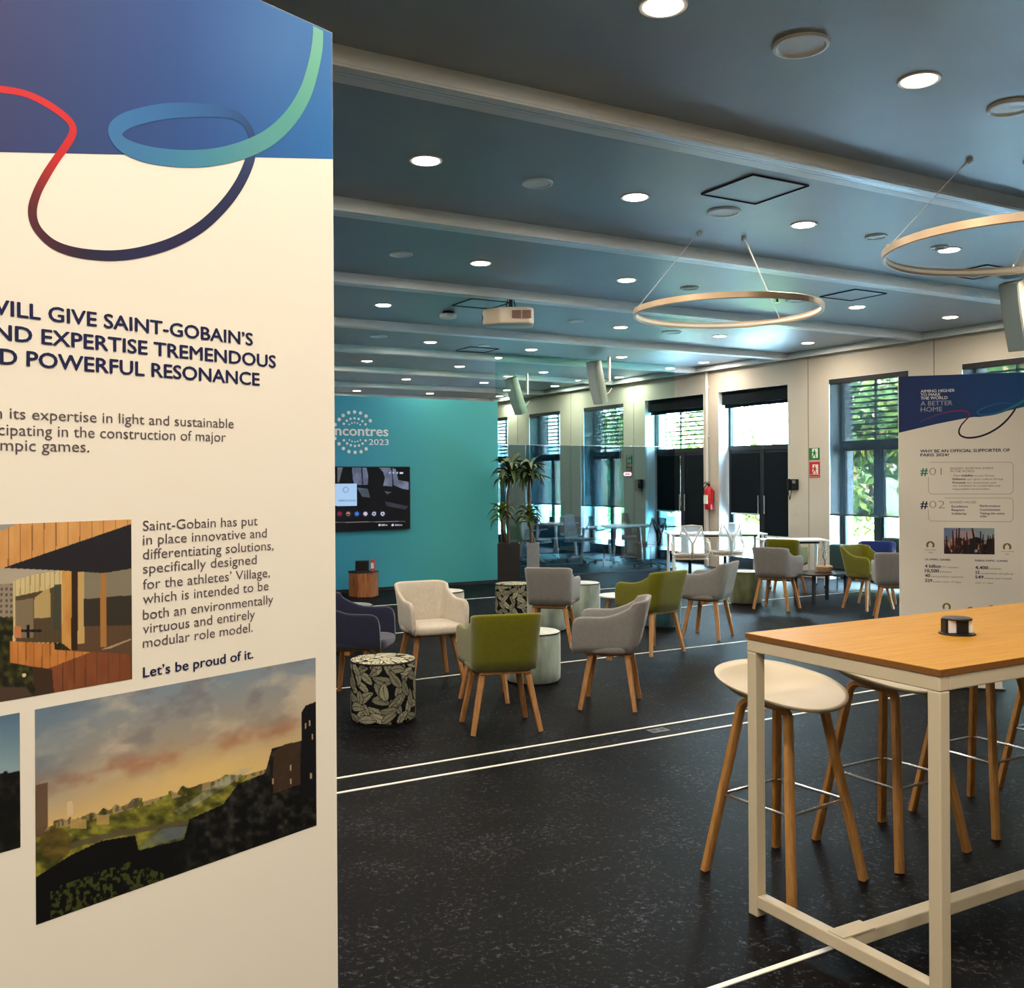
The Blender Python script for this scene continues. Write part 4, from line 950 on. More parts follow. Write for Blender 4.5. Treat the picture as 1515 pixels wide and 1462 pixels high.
MB().box(e + .004, e + .16, -Wt / 2 - .034, -Wt / 2 + .034, .035 + s, .035 + s + .006).obj('joint_plate', m_frame, tb)
MB().tube([(e + s + .0005, -e - s / 2, zt - s - .03), (e + s + .004, -e - s / 2, zt - s - .03)], .005, 8).obj('screw', m_dark, tb)
q = at_h(1416, 938, TH_)
t = thing('power_dock', 'black pop-up power socket standing on the oak bar table', 'power socket', (q[0], q[1], TH_), face_rz(0, -1))
MB().lathe([(.001, .006), (.058, .006), (.064, .004), (.065, 0), (.001, 0)], 36).obj('base_ring', m_black, t, smooth=True)
MB().lathe([(.001, .062), (.048, .062), (.053, .059), (.053, .055), (.001, .055)], 36).obj('cap', m_black, t, smooth=True)
MB().box(-.052, -.042, -.02, .02, .006, .055).box(-.016, .026, -.038, .03, .006, .055).box(-.045, .045, -.02, .03, .006, .055).obj('post', m_black, t)
MB().box(-.042, -.016, -.03, -.018, .008, .054).obj('socket_face', m_whiteink, t); MB().box(.026, .046, -.026, -.018, .008, .054).obj('socket_face', m_whiteink, t)

def stool_proto():
    t = thing('bar_stool', 'x', 'bar stool')
    NR, NA = 12, 48; A, B = .245, .285; top = []; 
    def S(r, a):
        c, s_ = math.cos(a), math.sin(a); e_ = .88; x = math.copysign(abs(c) ** e_, c) * A * r; y = math.copysign(abs(s_) ** e_, s_) * B * r
        g_ = (1 - c) / 2; z = .748 + .105 * g_ ** .85 * r ** 2.4 - .018 * (1 - g_) ** 2 * r ** 4
        if c < 0: x -= .012 * r ** 4 * -c
        return x, y, z
    vs = []; fs = []
    for lay in (0, 1):
        for i in range(NR + 1):
            r_ = i / NR
            for k in range(NA):
                x, y, z = S(r_, 2 * PI * k / NA)
                if lay: f_ = 1 - .02 * r_ ** 8; x *= f_; y *= f_; z -= .011 + .030 * (1 - r_) * r_ * 2
                vs.append((x, y, z))
    off = (NR + 1) * NA
    for lay in (0, 1):
        for i in range(NR):
            for k in range(NA): a = lay * off + i * NA + k; b = lay * off + i * NA + (k + 1) % NA; fs.append((a, b, b + NA, a + NA))
    for k in range(NA): a = NR * NA + k; b = NR * NA + (k + 1) % NA; fs.append((a, b, b + off, a + off))
    MB().add(vs, fs).obj('seat', m_shell, t, smooth='all').rotation_euler = (0, 0, -1.4)
    zt_ = .722
    for sx in (-1, 1):
        pts = [(sx * .225, -.225, 0)]
        for k in range(6):
            a = k / 5; ang_ = a * PI / 2; pts.append((sx * (.105 + .012 * (1 - a)), -.125 + .045 * (1 - math.cos(ang_)), zt_ - .05 + .05 * math.sin(ang_)))
        pts = pts + [(x, -y, z) for x, y, z in pts[::-1]]
        MB().tube(pts, 1, sq=(.014, .020)).obj('bent_leg_frame', m_stleg, t, smooth=True)
    MB().box(-.12, .12, -.03, .03, .714, .736).box(-.03, .03, -.10, .10, .716, .738).obj('seat_mount', m_dark, t)
    h = .175; z = .325
    MB().tube([(-h, -h + .02, z), (-h + .02, -h, z), (h - .02, -h, z), (h, -h + .02, z), (h, h - .02, z), (h - .02, h, z), (-h + .02, h, z), (-h, h - .02, z)], .0065, 8, closed=True).obj('footrest', m_chrome, t, smooth=True)
    return t
stl = None
for i, (x, z, lab) in enumerate([(1.115, 4.09, 'cream shell bar stool behind the left end of the oak bar table'), (1.68, 4.41, 'second cream shell bar stool from the left at the oak bar table'), (2.27, 4.78, 'cream shell bar stool seen under the table top beyond its corner leg'), (2.87, 5.13, 'cream shell bar stool at the right edge of the view')]):
    o = stool_proto() if stl is None else copy_tree(stl); stl = stl or o
    p = cw(x, z); o.location = (p[0], p[1], 0); o.rotation_euler = (0, 0, rzT + [.10, .02, .0, 0][i]); setp(o, lab, 'bar stool', 'cream bar stools at the high table')

# ------------------------------------------------------------------ banner boards
def frame_for(P, dx):     # root frame: local X along dx (camera coordinates), local -Y towards the viewer
    w = dx[0] * RV + dx[1] * FV; w = w / np.linalg.norm(w); rz_ = math.atan2(w[1], w[0]); n = np.array([w[1], -w[0], 0]); return w, n, rz_
class Board:
    def __init__(s, name, label, P, dx, zrel=0):
        s.w, s.n, rz_ = frame_for(P, dx); s.P = P; s.root = thing(name, label, 'banner', (P[0], P[1], 0), rz_)
    def loc(s, px_, py_):
        q = on_plane(px_, py_, s.P, s.n); return float((q - s.P) @ s.w), float(q[2])
    def pix(s, X, Z):
        Q = s.P[None, :] + X.reshape(-1, 1) * s.w[None, :]; Q = Q.copy(); Q[:, 2] = Z.ravel(); x, y = project(Q); return x.reshape(X.shape), y.reshape(X.shape)
    def scale(s, px_, py_):    # metres per pixel of height there
        a = s.loc(px_, py_); b = s.loc(px_, py_ - 1); return b[1] - a[1]
    def text(s, str_, xl, xr, yb, cap, m, bold=0, suffix=None, ybl=None, y=-.0006):
        a = s.loc(xl, yb if ybl is None else ybl); b = s.loc(xr, yb); return text_fit(s.root, str_, a[0], b[0], b[1], cap * s.scale(xr, yb), m, y, bold, suffix)
    def ribbon(s, pts, cols, y=-.0004, name='swirl'):
        # smooth centreline through pixel points (x, y, width), colours per point
        P_ = np.array(pts, float); C_ = np.array(cols, float); N = len(P_); ts = np.linspace(0, N - 1, N * 7); out = []; oc = []
        for t_ in ts:
            i = min(int(t_), N - 2); f = t_ - i; p0_, p1, p2, p3 = P_[max(i - 1, 0)], P_[i], P_[i + 1], P_[min(i + 2, N - 1)]
            out.append(.5 * ((2 * p1) + (-p0_ + p2) * f + (2 * p0_ - 5 * p1 + 4 * p2 - p3) * f * f + (-p0_ + 3 * p1 - 3 * p2 + p3) * f ** 3)); oc.append(C_[i] * (1 - f) + C_[i + 1] * f)
        out = np.array(out); oc = np.array(oc); L = np.array([s.loc(a, b) for a, b, _ in out]); sc = np.array([s.scale(a, b) for a, b, _ in out])
        d = np.gradient(L, axis=0); d /= np.linalg.norm(d, axis=1)[:, None] + 1e-9; nn = np.stack([-d[:, 1], d[:, 0]], 1); hw = (out[:, 2] * sc / 2)[:, None]
        A = L + nn * hw; B = L - nn * hw; v = []; f = []; c = []
        for k in range(len(L)):
            yy = y - .0004 * k / len(L); v += [(A[k, 0], yy, A[k, 1]), (B[k, 0], yy, B[k, 1])]; c += [oc[k], oc[k]]
            if k: q = 2 * (k - 1); f.append((q, q + 1, q + 3, q + 2))
        me = bpy.data.meshes.new(name); me.from_pydata(v, [], f); ca = me.color_attributes.new('ink', 'FLOAT_COLOR', 'POINT')
        cc_ = nlin(np.array(c)); ca.data.foreach_set('color', np.concatenate([cc_, np.ones((len(cc_), 1))], 1).astype(np.float32).ravel()); me.materials.append(m_print); return link_mesh(name, me, s.root)

# --- banner 1, large at the left
zb1 = 1.70; P1 = cw(px(495.5, zb1), zb1); B1 = Board('banner_board', 'large cream and blue banner board at the left with coloured swirl and photographs', P1, (.627, .779))
HB1 = 2.42; WB1 = 1.05
MB().box(-WB1, 0, 0, .022, .02, HB1).obj('board', m_board, B1.root)
MB().box(-WB1 + .02, -.02, -.15, .2, 0, .02).obj('foot_plate', m_dark, B1.root)
xa, za = B1.loc(0, 226); xb, zb = B1.loc(495, 236); sl = (zb - za) / (xb - xa)
def blue1(U, V):
    x, y = B1.pix(U, V); t_ = np.clip(x / 495, -.6, 1.05); im = mixc(t_ / .55, (52, 60, 108), (36, 74, 138)); im = np.where((t_ > .55)[..., None], mixc((t_ - .55) / .45, (36, 74, 138), (36, 108, 176)), im)
    g = np.exp(-((x - 430) / 120) ** 2 - ((y - 60) / 110) ** 2)[..., None]; return im * (1 - .4 * g) + np.array((98, 126, 176)) * .4 * g
X, K_ = np.linspace(-WB1 + .001, -.0005, 60), 30; v = []; 
for i, x in enumerate(X):
    zlo = zb + sl * x
    for k in range(K_): v.append((x, -.0002, zlo + (HB1 - .0005 - zlo) * k / (K_ - 1)))
f = [(i * K_ + k, (i + 1) * K_ + k, (i + 1) * K_ + k + 1, i * K_ + k + 1) for i in range(59) for k in range(K_ - 1)]
va = np.array(v); me = bpy.data.meshes.new('blue_field'); me.from_pydata(v, [], f); ca = me.color_attributes.new('ink', 'FLOAT_COLOR', 'POINT')
c = nlin(blue1(va[:, 0], va[:, 2]).reshape(-1, 3)); ca.data.foreach_set('color', np.concatenate([c, np.ones((len(c), 1))], 1).astype(np.float32).ravel()); me.materials.append(m_print); link_mesh('blue_field', me, B1.root)
SW = [(-60, 126, 9, (205, 45, 50)), (0, 132, 10, (208, 42, 48)), (35, 138, 10, (208, 42, 48)), (65, 151, 11, (208, 42, 48)), (92, 169, 11, (205, 42, 48)), (106, 184, 11, (200, 40, 46)), (107, 198, 11, (200, 40, 46)), (97, 216, 11, (200, 38, 44)), (82, 237, 11, (190, 38, 42)), (68, 259, 12, (160, 40, 42)), (55, 284, 12, (118, 38, 42)), (48, 308, 13, (92, 36, 44)), (50, 328, 13, (84, 34, 46)), (60, 345, 13, (80, 34, 50)), (80, 362, 14, (70, 32, 52)), (110, 373, 15, (52, 32, 56)), (150, 378, 15.5, (36, 36, 66)), (185, 377, 15.5, (36, 38, 76)), (222, 370, 15.5, (36, 38, 76)), (260, 357, 15.5, (38, 36, 76)), (298, 335, 15.5, (36, 38, 76)), (330, 305, 15.5, (34, 42, 80)), (354, 272, 15.5, (38, 48, 86)), (369, 238, 15.5, (44, 64, 106)), (373, 212, 13, (36, 62, 110)), (368, 190, 13, (36, 72, 124)), (352, 173, 14, (38, 78, 134)), (325, 165, 17, (40, 88, 146)), (290, 163, 20, (42, 96, 154)), (250, 164, 22, (46, 102, 160)), (215, 170, 22, (50, 108, 166)), (184, 180, 22, (52, 112, 168)), (170, 195, 22, (56, 114, 170)), (180, 213, 23, (58, 116, 168)), (208, 226, 25, (58, 118, 168)), (245, 233, 25, (60, 124, 166)), (285, 235, 25, (64, 130, 162)), (325, 231, 24, (70, 138, 158)), (365, 220, 24, (80, 146, 156)), (400, 202, 23, (86, 154, 152)), (430, 173, 22, (84, 158, 148)), (451, 138, 21, (96, 166, 150)), (463, 100, 20, (104, 174, 154)), (469, 68, 20, (112, 178, 158)), (470.2, 42, 19, (112, 176, 160))]
B1.ribbon([p_[:3] for p_ in SW], [p_[3] for p_ in SW])
B1.text("WILL GIVE SAINT-GOBAIN\u2019S", 72.6, 374, 511.3, 17.8, m_navy, .022, "GIVE SAINT-GOBAIN\u2019S", ybl=475)
B1.text('AND EXPERTISE TREMENDOUS', 62.7, 408, 544.3, 17.6, m_navy, .022, 'EXPERTISE TREMENDOUS', ybl=508)
B1.text('AND POWERFUL RESONANCE', 40.5, 384, 570.6, 18, m_navy, .022, 'POWERFUL RESONANCE', ybl=540)
B1.text('With its expertise in light and sustainable', 14.2, 345.5, 633.6, 13.5, m_greytext, 0, 'its expertise in light and sustainable', ybl=619)
B1.text('participating in the construction of major', 85.5, 334, 653.6, 14, m_greytext, 0, 'in the construction of major', ybl=648)
B1.text('the Olympic games.', 61.5, 132, 669, 16, m_greytext, 0, 'games.', ybl=668)
for s_, xr, yb_, yl in [('Saint-Gobain has put', 381, 777, 783.5), ('in place innovative and', 394.4, 795, 805), ('differentiating solutions,', 404.5, 813.5, 825), ('specifically designed', 379.5, 834.3, 848), ('for the athletes\u2019 Village,', 399, 853.5, 870), ('which is intended to be', 397, 873, 892), ('both an environmentally', 404, 893, 914), ('virtuous and entirely', 377, 915, 937), ('modular role model.', 373.6, 934.5, 959)]:
    B1.text(s_, 211.2, xr, yb_, 13.2, m_greytext, 0, ybl=yl)
B1.text('Let\u2019s be proud of it.', 211.2, 374.6, 973.8, 13.2, m_navy, .016, ybl=1000.5)

def paint_city(x, y):
    h = 1226 - (x - 51) * .262        # slanted horizon in the tilted picture
    t_ = (h - y) / (h - (1050 - (x - 51) * .186)); im = mixc(t_ / .45, (226, 190, 128), (172, 158, 140)); im = np.where((t_ > .45)[..., None], mixc((t_ - .45) / .55, (172, 158, 140), (132, 148, 164)), im)
    u = (x - 51) / 130; v_ = (y + .2 * x) / 52; n = fbm(u * 2.2, v_ * 1.5, 5, 2); n2 = fbm(u * 3.2 + 7, v_ * 2.2, 5, 9)
    fill(im, np.clip((n - .46) * 4, 0, 1) * np.clip(t_ * 1.6, 0, 1), (212, 196, 172), .85); fill(im, np.clip((n2 - .52) * 4.5, 0, 1) * np.clip(t_ * 1.5, 0, 1), (122, 118, 124), .6)
    fill(im, np.exp(-((t_ - .33 - .1 * (n - .5)) / .09) ** 2) * np.clip((n2 - .35) * 3, 0, 1), (172, 116, 86), .75)
    fill(im, np.exp(-((x - 70) / 60) ** 2) * np.clip(t_, 0, 1), (98, 124, 148), .7); fill(im, np.exp(-((x - 300) / 110) ** 2 - ((t_ - .1) / .18) ** 2), (244, 208, 128), .6)
    sk = h + 2 - 8 * vnoise(x / 9, 0 * x, 3) * (vnoise(x / 22, 0 * x, 5) > .35); g = y > sk
    n3 = fbm(x / 14, y / 10, 4, 11); im = np.where(g[..., None], mixc(np.clip((n3 - .25) * 2, 0, 1), (58, 60, 22), (150, 146, 56)), im)
    bl = (y > sk) & (y < h + 9) & (vnoise(x / 5, y / 40, 8) > .45); fill(im, bl, (176, 150, 112), .8); fill(im, (y > sk) & (y < h + 7) & (vnoise(x / 3.3, y / 30, 18) > .62), (96, 84, 70), .8)
    d = y - h; riv = inpoly(x, y, [(265, 1206), (340, 1160), (378, 1134), (352, 1138), (300, 1172), (258, 1200)]); fill(im, riv * np.clip(n3 * 1.4 - .1, 0, 1), (170, 174, 172), .75)
    riv = inpoly(x, y, [(196, 1256), (240, 1226), (276, 1222), (272, 1238), (205, 1258)]); fill(im, riv * np.clip((x - 190) / 60, 0, 1), (96, 106, 116), .9)
    fill(im, inpoly(x, y, [(100, 1248), (180, 1228), (280, 1214), (280, 1220), (180, 1236), (104, 1256)]), (92, 84, 62), .9)
    dk = inpoly(x, y, [(50, 1300), (105, 1265), (150, 1244), (200, 1236), (205, 1258), (272, 1242), (280, 1212), (330, 1190), (352, 1160), (392, 1144), (402, 1108), (432, 1100), (446, 1096), (448, 1052), (468, 1042), (468, 1230), (51, 1375)])
    n4 = fbm(x / 9, y / 9, 4, 21); im = np.where(dk[..., None], mixc(np.clip((n4 - .40) * 2.4, 0, 1) * np.clip((x - 260) / 60 + .25, 0, 1), (7, 8, 9), (58, 56, 50)), im)
    fill(im, inpoly(x, y, [(404, 1112), (420, 1102), (444, 1096), (444, 1160), (404, 1175)]), (70, 52, 38), .85); fill(im, inpoly(x, y, [(446, 1054), (452, 1044), (468, 1038), (468, 1180), (446, 1180)]), (14, 15, 20))
    for a, b_ in ((452, 1074), (458, 1070), (462, 1090), (430, 1136), (404, 1156), (430, 1156), (460, 1148)): fill(im, (abs(x - a) < 1.2) & (abs(y - b_) < 4), (196, 170, 130), .9)
    fill(im, inpoly(x, y, [(52, 1162), (70, 1158), (71, 1222), (60, 1240), (52, 1238)]), (98, 76, 58), .9); fill(im, inpoly(x, y, [(98, 1188), (107, 1184), (108, 1206), (99, 1208)]), (226, 200, 160), .9)
    for a, b_, c_ in ((110, 1212, 24), (146, 1206, 18)): fill(im, (abs(x - a - 6) < c_ / 2) & (y > b_) & (y < b_ + 14), (190, 158, 96), .85)
    fill(im, np.hypot(x - 82, y - 1248) < 24, (88, 66, 30), .6)
    gl = (fbm(x / 5, y / 5, 3, 31) > .56) & (y > 1275 + abs(x - 190) * .35) & (x > 75) & (x < 250); fill(im, gl, (74, 84, 34), .8); return im * .97
def paint_house(x, y):
    X = x * 5.22; Y = (y - 760) * 5.22; im = np.zeros(x.shape + (3,)); im[:] = mixc((Y - 60) / 400, (150, 150, 150), (176, 164, 146))
    wood = lambda a, b_, per, ph=0: mixc(np.clip((fbm(X / 60, Y / 200, 3, 4) - .2) * 1.6, 0, 1), a, b_)
    def clad(poly, a, b_, per, dark=.45, x0=0, skew=0):
        mk = inpoly(X, Y, poly); w_ = wood(a, b_, per); im[mk] = w_[mk]; j = ((X + skew * Y - x0) % per) < 7; fill(im, mk & j, (60, 38, 24), dark)
    fill(im, inpoly(X, Y, [(-400, 560), (110, 540), (110, 830), (-400, 860)]), (150, 136, 118)); fill(im, inpoly(X, Y, [(-400, 560), (110, 545), (110, 830), (-400, 860)]) & (np.sin(X / 6.2) > .1) & (np.sin(Y / 7) > 0), (74, 66, 60), .8)
    g = (Y > 800); n = fbm(X / 40, Y / 40, 4, 5); im[g] = mixc(np.clip((n - .35) * 2.5, 0, 1), (24, 26, 14), (74, 72, 34))[g]
    fill(im, inpoly(X, Y, [(-400, 1340), (200, 1340), (260, 1420), (-400, 1600)]), (74, 58, 48))
    clad([(-400, 240), (20, 130), (130, 78), (1100, 40), (1100, 60), (20, 420), (-400, 520)], (204, 146, 84), (222, 166, 102), 92, .5, 60)
    clad([(100, 520), (260, 470), (480, 440), (480, 1000), (100, 1000)], (200, 180, 128), (214, 196, 146), 38, .3)
    fill(im, inpoly(X, Y, [(120, 640), (350, 590), (475, 545), (475, 1000), (120, 990)]), (70, 56, 40), .9); fill(im, inpoly(X, Y, [(120, 670), (255, 655), (255, 960), (120, 960)]), (140, 124, 100), .8); fill(im, inpoly(X, Y, [(265, 650), (385, 560), (390, 800), (265, 810)]), (206, 180, 120), .8)
    fill(im, inpoly(X, Y, [(415, 550), (465, 545), (465, 900), (415, 900)]), (64, 70, 56), .9)
    clad([(478, 430), (555, 430), (555, 1060), (478, 1000)], (192, 134, 66), (212, 160, 88), 400, 0)
    fill(im, inpoly(X, Y, [(555, 430), (1100, 380), (1100, 1100), (555, 1060)]), (92, 70, 50)); fill(im, inpoly(X, Y, [(645, 450), (1100, 410), (1100, 620), (645, 665)]), (136, 130, 110), .9); fill(im, inpoly(X, Y, [(600, 450), (650, 450), (650, 1000), (600, 1010)]), (196, 164, 104)); fill(im, inpoly(X, Y, [(645, 660), (1100, 622), (1100, 860), (645, 870)]), (56, 50, 42)); fill(im, inpoly(X, Y, [(775, 420), (820, 420), (820, 1030), (775, 1030)]), (170, 118, 62)); fill(im, inpoly(X, Y, [(550, 440), (598, 440), (598, 1055), (550, 1055)]), (52, 34, 24))
    fill(im, inpoly(X, Y, [(780, 1050), (1010, 965), (1010, 975), (850, 1042)]), (170, 150, 120))
    fill(im, inpoly(X, Y, [(20, 420), (1100, 50), (1100, 410), (800, 460), (480, 440)]), (36, 34, 40))
    clad([(75, 985), (420, 1005), (420, 1050), (700, 1070), (360, 1200), (75, 1150)], (182, 112, 52), (204, 134, 70), 62, .4, 10)
    clad([(360, 1200), (715, 1065), (1100, 1095), (1100, 1290), (430, 1420), (360, 1420)], (118, 66, 40), (136, 78, 48), 88, .5, 40); fill(im, inpoly(X, Y, [(245, 1180), (400, 1200), (420, 1420), (280, 1420)]), (62, 44, 32)); fill(im, np.hypot(X - 185, Y - 1248) < 16, (216, 204, 150))
    fill(im, (abs(X - 215) < 12) & (Y > 860) & (Y < 960), (20, 22, 26)); fill(im, (abs(Y - 905) < 10) & (X > 165) & (X < 320), (20, 22, 26)); fill(im, inpoly(X, Y, [(110, 870), (165, 870), (165, 960), (110, 960)]), (196, 124, 80)); return im
def paint_side(x, y):
    t_ = (y - 1055) / 200; im = mixc(t_ * 2, (84, 112, 140), (150, 176, 180)); g = y > 1140 + 6 * vnoise(x / 8, y * 0, 2) - .25 * (x - 29) * 0
    n = fbm(x / 10, y / 10, 4, 6); im[g] = mixc(np.clip((n - .4) * 2, 0, 1), (10, 11, 10), (52, 46, 34))[g]; return im
def photo(nm, xl, xr, yt, yb_, fn, nx, nz, label):
    x0, z1 = B1.loc(xl, yt[0]); x1, z1b = B1.loc(xr, yt[1]); _, z0 = B1.loc(xr, yb_)
    o = grid_print(nm, B1.root, x0, x1, z0, z1b, nx, nz, lambda U, V: fn(*B1.pix(U, V)), y=-.0003); o['label'] = label; return o
photo('photograph', 51.3, 466.8, (1050.3, 973), 1221.8, paint_city, 330, 250, 'printed evening river landscape photograph')
photo('photograph', -190, 194, (785, 768.6), 1005, paint_house, 330, 240, 'printed photograph of a timber clad house')
photo('photograph', -190, 29, (1090, 1054.4), 1254, paint_side, 120, 100, 'printed dusk photograph cut by the picture edge')

# --- banner 2, right behind the bar table
P2 = cw(px(1330, 7.79), 7.79); B2 = Board('poster_board', 'tall cream and blue poster board standing behind the bar table', P2, (.956, -.293)); WB2 = 1.03; HB2 = B2.loc(1330, 557)[1]
MB().box(0, WB2, 0, .03, .28, HB2).obj('board', m_board, B2.root)
MB().box(.08, .73, -.01, .04, .0, .28).obj('stand', m_board, B2.root); MB().box(.06, .75, -.02, .2, 0, .012).obj('foot_plate', m_dark, B2.root)
B2p = [B2.loc(*q_) for q_ in ((1330, 640.5), (1385, 627.5), (1420, 620.5), (1440, 617), (1450, 617), (1470, 614), (1490, 608), (1515, 602), (1544, 596))]
xs_ = np.array([q_[0] for q_ in B2p]); zs_ = np.array([q_[1] for q_ in B2p]); xs_[0] = .0005; X = np.linspace(.0005, WB2 - .0005, 60); Zl = np.interp(X, xs_, zs_); v = []
for i in range(60):
    for k in range(12): v.append((X[i], -.0002, Zl[i] + (HB2 - .0005 - Zl[i]) * k / 11))
f = [(i * 12 + k, (i + 1) * 12 + k, (i + 1) * 12 + k + 1, i * 12 + k + 1) for i in range(59) for k in range(11)]
va = np.array(v); me = bpy.data.meshes.new('blue_field'); me.from_pydata(v, [], f); ca = me.color_attributes.new('ink', 'FLOAT_COLOR', 'POINT')
c = nlin(mixc(va[:, 0] / WB2, (24, 44, 96), (22, 84, 142)).reshape(-1, 3)); ca.data.foreach_set('color', np.concatenate([c, np.ones((len(c), 1))], 1).astype(np.float32).ravel()); me.materials.append(m_print); link_mesh('blue_field', me, B2.root)
q2 = lambda cx_, cy_, w_, col: (1350 + cx_ / 9.18, 560 + cy_ / 9.18, w_, col)
S2 = [q2(100, 590, .8, (84, 64, 120)), q2(220, 540, 1, (110, 56, 110)), q2(350, 488, 1.2, (124, 50, 90)), q2(500, 452, 1.4, (140, 44, 76)), q2(640, 438, 1.6, (150, 40, 60)), q2(730, 448, 1.7, (150, 40, 56)), q2(765, 480, 1.8, (140, 36, 50)), q2(755, 530, 1.8, (110, 34, 50)), q2(710, 580, 1.9, (60, 20, 34)), q2(660, 640, 2, (30, 16, 24)), q2(632, 710, 2.2, (24, 14, 24)), q2(645, 765, 2.4, (22, 14, 26)), q2(710, 800, 2.6, (20, 14, 28)), q2(800, 805, 2.7, (20, 14, 30)), q2(920, 785, 2.7, (20, 14, 32)), q2(1050, 735, 2.7, (20, 14, 34)), q2(1180, 655, 2.7, (20, 16, 38)), q2(1290, 555, 2.6, (20, 18, 44)), q2(1385, 430, 2.4, (20, 30, 62)), q2(1395, 360, 1.8, (24, 70, 120)), q2(1300, 335, 2.2, (28, 92, 140)), q2(1150, 345, 2.4, (30, 92, 140)), q2(980, 395, 2.4, (32, 96, 146)), q2(880, 460, 2.4, (34, 98, 148)), q2(960, 500, 2.8, (36, 100, 146)), q2(1150, 470, 3.2, (38, 108, 146)), q2(1330, 400, 3.6, (44, 118, 140)), q2(1500, 310, 4, (48, 124, 136)), q2(1650, 200, 4, (50, 130, 136)), q2(1740, 80, 4, (56, 134, 136))]
B2.ribbon([p_[:3] for p_ in S2], [p_[3] for p_ in S2])
m_ltink = mat('pale_ink', lin(150, 156, 172), .5); m_brown = mat('brown_ink', lin(110, 88, 66), .5, spec=.2); m_dim = mat('dim_ink', lin(150, 134, 112), .5, spec=.2); m_gold = mat('gold_ink', lin(126, 110, 52), .5, spec=.3); m_gr = mat('green_ink', lin(70, 130, 100), .5)
T = lambda s_, a, b_, y_, cap, m, bold=0: B2.text(s_, a, b_, y_, cap, m, bold)
T('AIMING HIGHER', 1362, 1412.5, 579.6, 4.2, m_whiteink, .02); T('TO MAKE', 1362, 1391, 585.5, 4.0, m_whiteink, .02); T('THE WORLD', 1362, 1402, 590.4, 4.2, m_whiteink, .02)
T('A BETTER', 1362, 1409, 599.2, 6.6, m_ltink, .01); T('HOME', 1362, 1394, 608.5, 6.6, m_ltink, .01)
T('WHY BE AN OFFICIAL SUPPORTER OF', 1361.5, 1494, 668.2, 4.4, m_navy, .025); T('PARIS 2024?', 1361.5, 1404, 675, 4.2, m_navy, .025)
T('#', 1361.5, 1373, 703, 11, m_gr, .03); T('01', 1375, 1393, 703, 11, m_dim, -.02); T('#', 1361.5, 1373, 752, 11, m_navy, .02); T('02', 1375, 1398, 752, 11, m_dim, -.02)
sy = lambda cy_: 670 + cy_ / 9.18
for s_, a, b_, y_, bo in [('BIGGEST SPORTING EVENT', 517, 1100, 222, 0), ('IN THE WORLD', 517, 840, 262, 0)]: T(s_, 1350 + a / 9.18, 1350 + b_ / 9.18, sy(y_), 3.0, m_brown, bo)
for s_, a, b_, y_, bo in [('- Give', 525, 640, 320, 0), ('visibility', 655, 825, 320, .03), ('to our Group', 840, 1110, 320, 0), ('Enhance', 545, 722, 368, .03), ('our sport culture Group', 740, 1230, 368, 0), ('Promote', 545, 722, 417, .03), ('our businesses and', 740, 1130, 417, 0), ('our solutions for sustainable and', 545, 1190, 458, 0), ('responsible construction', 545, 1040, 502, 0)]: T(s_, 1350 + a / 9.18, 1350 + b_ / 9.18, sy(y_), 2.7, m_navy if bo else m_brown, bo)
T('SHARED VALUES', 1350 + 505 / 9.18, 1350 + 865 / 9.18, sy(685), 3.0, m_brown)
for s_, a, b_, y_ in [('Excellence', 530, 752, 742), ('Respect', 530, 705, 790), ('Solidarity', 530, 735, 840), ('Performance', 915, 1192, 735), ('Commitment', 915, 1192, 787), ('Taking the extra', 915, 1252, 838), ('mile', 915, 1005, 876)]: T(s_, 1350 + a / 9.18, 1350 + b_ / 9.18, sy(y_), 2.9, m_navy, .02)
def outline(pts, w_, m, nm):
    b = MB(); L = [B2.loc(*q_) for q_ in pts]
    for (xa_, za_), (xb_, zb_) in zip(L[:-1], L[1:]):
        d = Vector((xb_ - xa_, 0, zb_ - za_)).normalized(); n_ = Vector((-d.z, 0, d.x)) * w_
        b.add([(xa_ + n_.x, -.0004, za_ + n_.z), (xb_ + n_.x, -.0004, zb_ + n_.z), (xb_ - n_.x, -.0004, zb_ - n_.z), (xa_ - n_.x, -.0004, za_ - n_.z)], [(0, 1, 2, 3)])
    b.obj(nm, m, B2.root)
outline([(1376, 684), (1496, 684), (1499, 688), (1499, 727), (1495, 731), (1377, 731), (1373.5, 727), (1373.5, 706)], .0014, m_dim, 'text_frame'); outline([(1397, 737), (1496, 737), (1499, 741), (1499, 768), (1495, 772), (1377, 771), (1373.5, 767), (1373.5, 754)], .0014, m_dim, 'text_frame')
def emblem(cx_, cy_, r=5.8):
    x, z = B2.loc(cx_, cy_); R_ = r * B2.scale(cx_, cy_); b = MB(); n = 22; vs = []
    for k in range(n + 1):
        a = -.75 + (PI + 1.5) * k / n; inn = .52 + .2 * math.exp(-((a - PI / 2) / .3) ** 2); vs += [(x + R_ * math.cos(a), -.0005, z + R_ * math.sin(a)), (x + R_ * inn * math.cos(a), -.0005, z + R_ * inn * math.sin(a))]
    b.add(vs, [(2 * k, 2 * k + 2, 2 * k + 3, 2 * k + 1) for k in range(n)]); b.obj('emblem', m_gold, B2.root)
emblem(1376.5, 806.5); emblem(1490, 809.5); emblem(1400.5, 898); emblem(1436, 903, 5); emblem(1467, 901.5, 6)
T('OFFICIAL SUPPORTER', 1368, 1385, 814.5, 1.4, m_brown); T('OFFICIAL SUPPORTER', 1481, 1500, 817, 1.4, m_brown); T('2024', 1374, 1380, 818.5, 1.8, m_brown); T('2024', 1487, 1493, 821, 1.8, m_brown)
s3 = lambda x_, y_: (1350 + x_ / 9.18, 770 + y_ / 9.18)
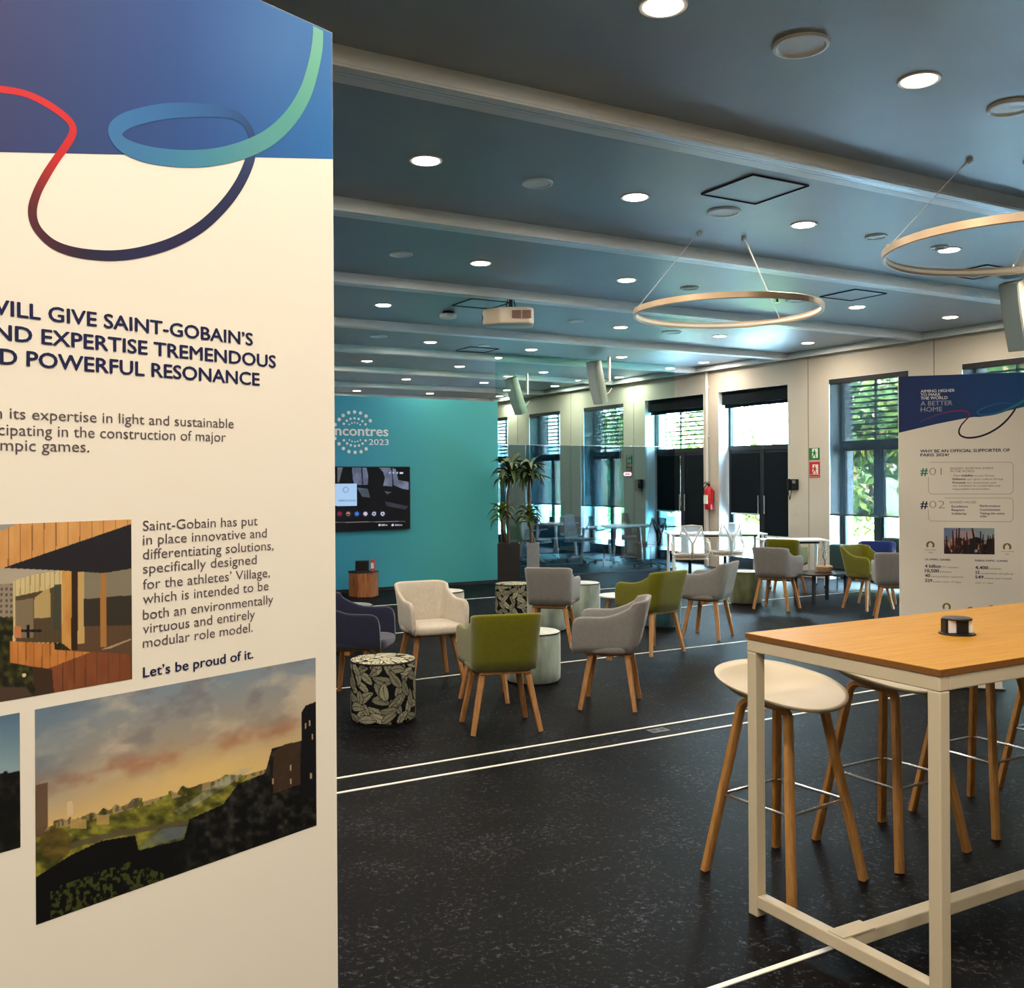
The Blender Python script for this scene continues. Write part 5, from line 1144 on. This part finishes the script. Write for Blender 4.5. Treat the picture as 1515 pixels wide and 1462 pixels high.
for s_, a, b_, y_, cap, bo in [('OLYMPIC GAMES', 168, 515, 548, 2.6, .02), ('4 billion', 168, 388, 645, 4.6, .03), ('TV viewers', 405, 625, 650, 2.4, 0), ('10,500', 168, 362, 708, 4.6, .03), ('athletes', 370, 530, 712, 2.4, 0), ('40', 168, 240, 770, 4.4, .03), ('competition sessions', 248, 690, 780, 2.4, 0), ('329', 168, 268, 838, 4.4, .03), ('events over 19 days', 278, 662, 850, 2.4, 0), ('PARALYMPIC GAMES', 848, 1295, 565, 2.6, .02), ('4,400', 850, 1030, 665, 4.6, .03), ('athletes', 1040, 1205, 668, 2.4, 0), ('22', 850, 912, 725, 4.0, .03), ('competition disciplines', 920, 1370, 738, 2.4, 0), ('549', 850, 965, 792, 4.4, .03), ('events and medals', 975, 1350, 802, 2.4, 0), ('over 11 days', 850, 1095, 862, 2.2, 0)]:
    T(s_, s3(a, 0)[0], s3(b_, 0)[0], s3(0, y_)[1], cap, m_navy if bo else m_brown, bo)
def paint_crowd(x, y):
    X = (x - 1350) * 9.18; Y = (y - 770) * 9.18; im = np.zeros(x.shape + (3,)); im[:] = mixc((X - 430) / 680, (112, 128, 160), (150, 168, 170)); n = fbm(X / 45, Y / 60, 4, 8)
    fill(im, (X > 560) & (X < 860) & (Y > 140) & (Y < 260), (196, 150, 150), .7)
    dk = Y > 250 + 70 * (vnoise(X / 38, Y * 0, 5) - .5) ; fill(im, dk, (34, 20, 24)); fill(im, dk & (X > 850) & (Y > 230), (16, 16, 20))
    fill(im, dk & (n > .56) & (X < 860), (140, 84, 74), .9); fill(im, dk & (n < .36) & (X < 860), (20, 34, 46), .9); fill(im, dk & (n > .66), (210, 170, 130), .8)
    for a, b_, c_, w_ in ((470, 330, 520, 14), (545, 130, 560, 13), (600, 120, 590, 10), (635, 100, 620, 13), (735, 150, 760, 10), (810, 100, 880, 17), (925, 150, 930, 12), (960, 190, 950, 10), (1030, 200, 1010, 11), (1060, 215, 1040, 11), (1095, 190, 1080, 12), (700, 230, 690, 12), (460, 210, 470, 12)):
        tt = np.clip((Y - b_) / (470 - b_), 0, 1); fill(im, (Y > b_) & (abs(X - (a + (c_ - a) * tt)) < w_ * (.6 + tt)), (60, 30, 30) if a % 2 else (44, 22, 26), .95)
    fill(im, np.hypot(X - 865, Y - 415) < 22, (200, 200, 200), .8); return im
x0, z1 = B2.loc(1396.5, 781); x1, z0 = B2.loc(1471.5, 820.6); grid_print('photograph', B2.root, x0, x1, z0, z1, 150, 80, lambda U, V: paint_crowd(*B2.pix(U, V)), y=-.0003)['label'] = 'printed photograph of a cheering crowd with raised hands'
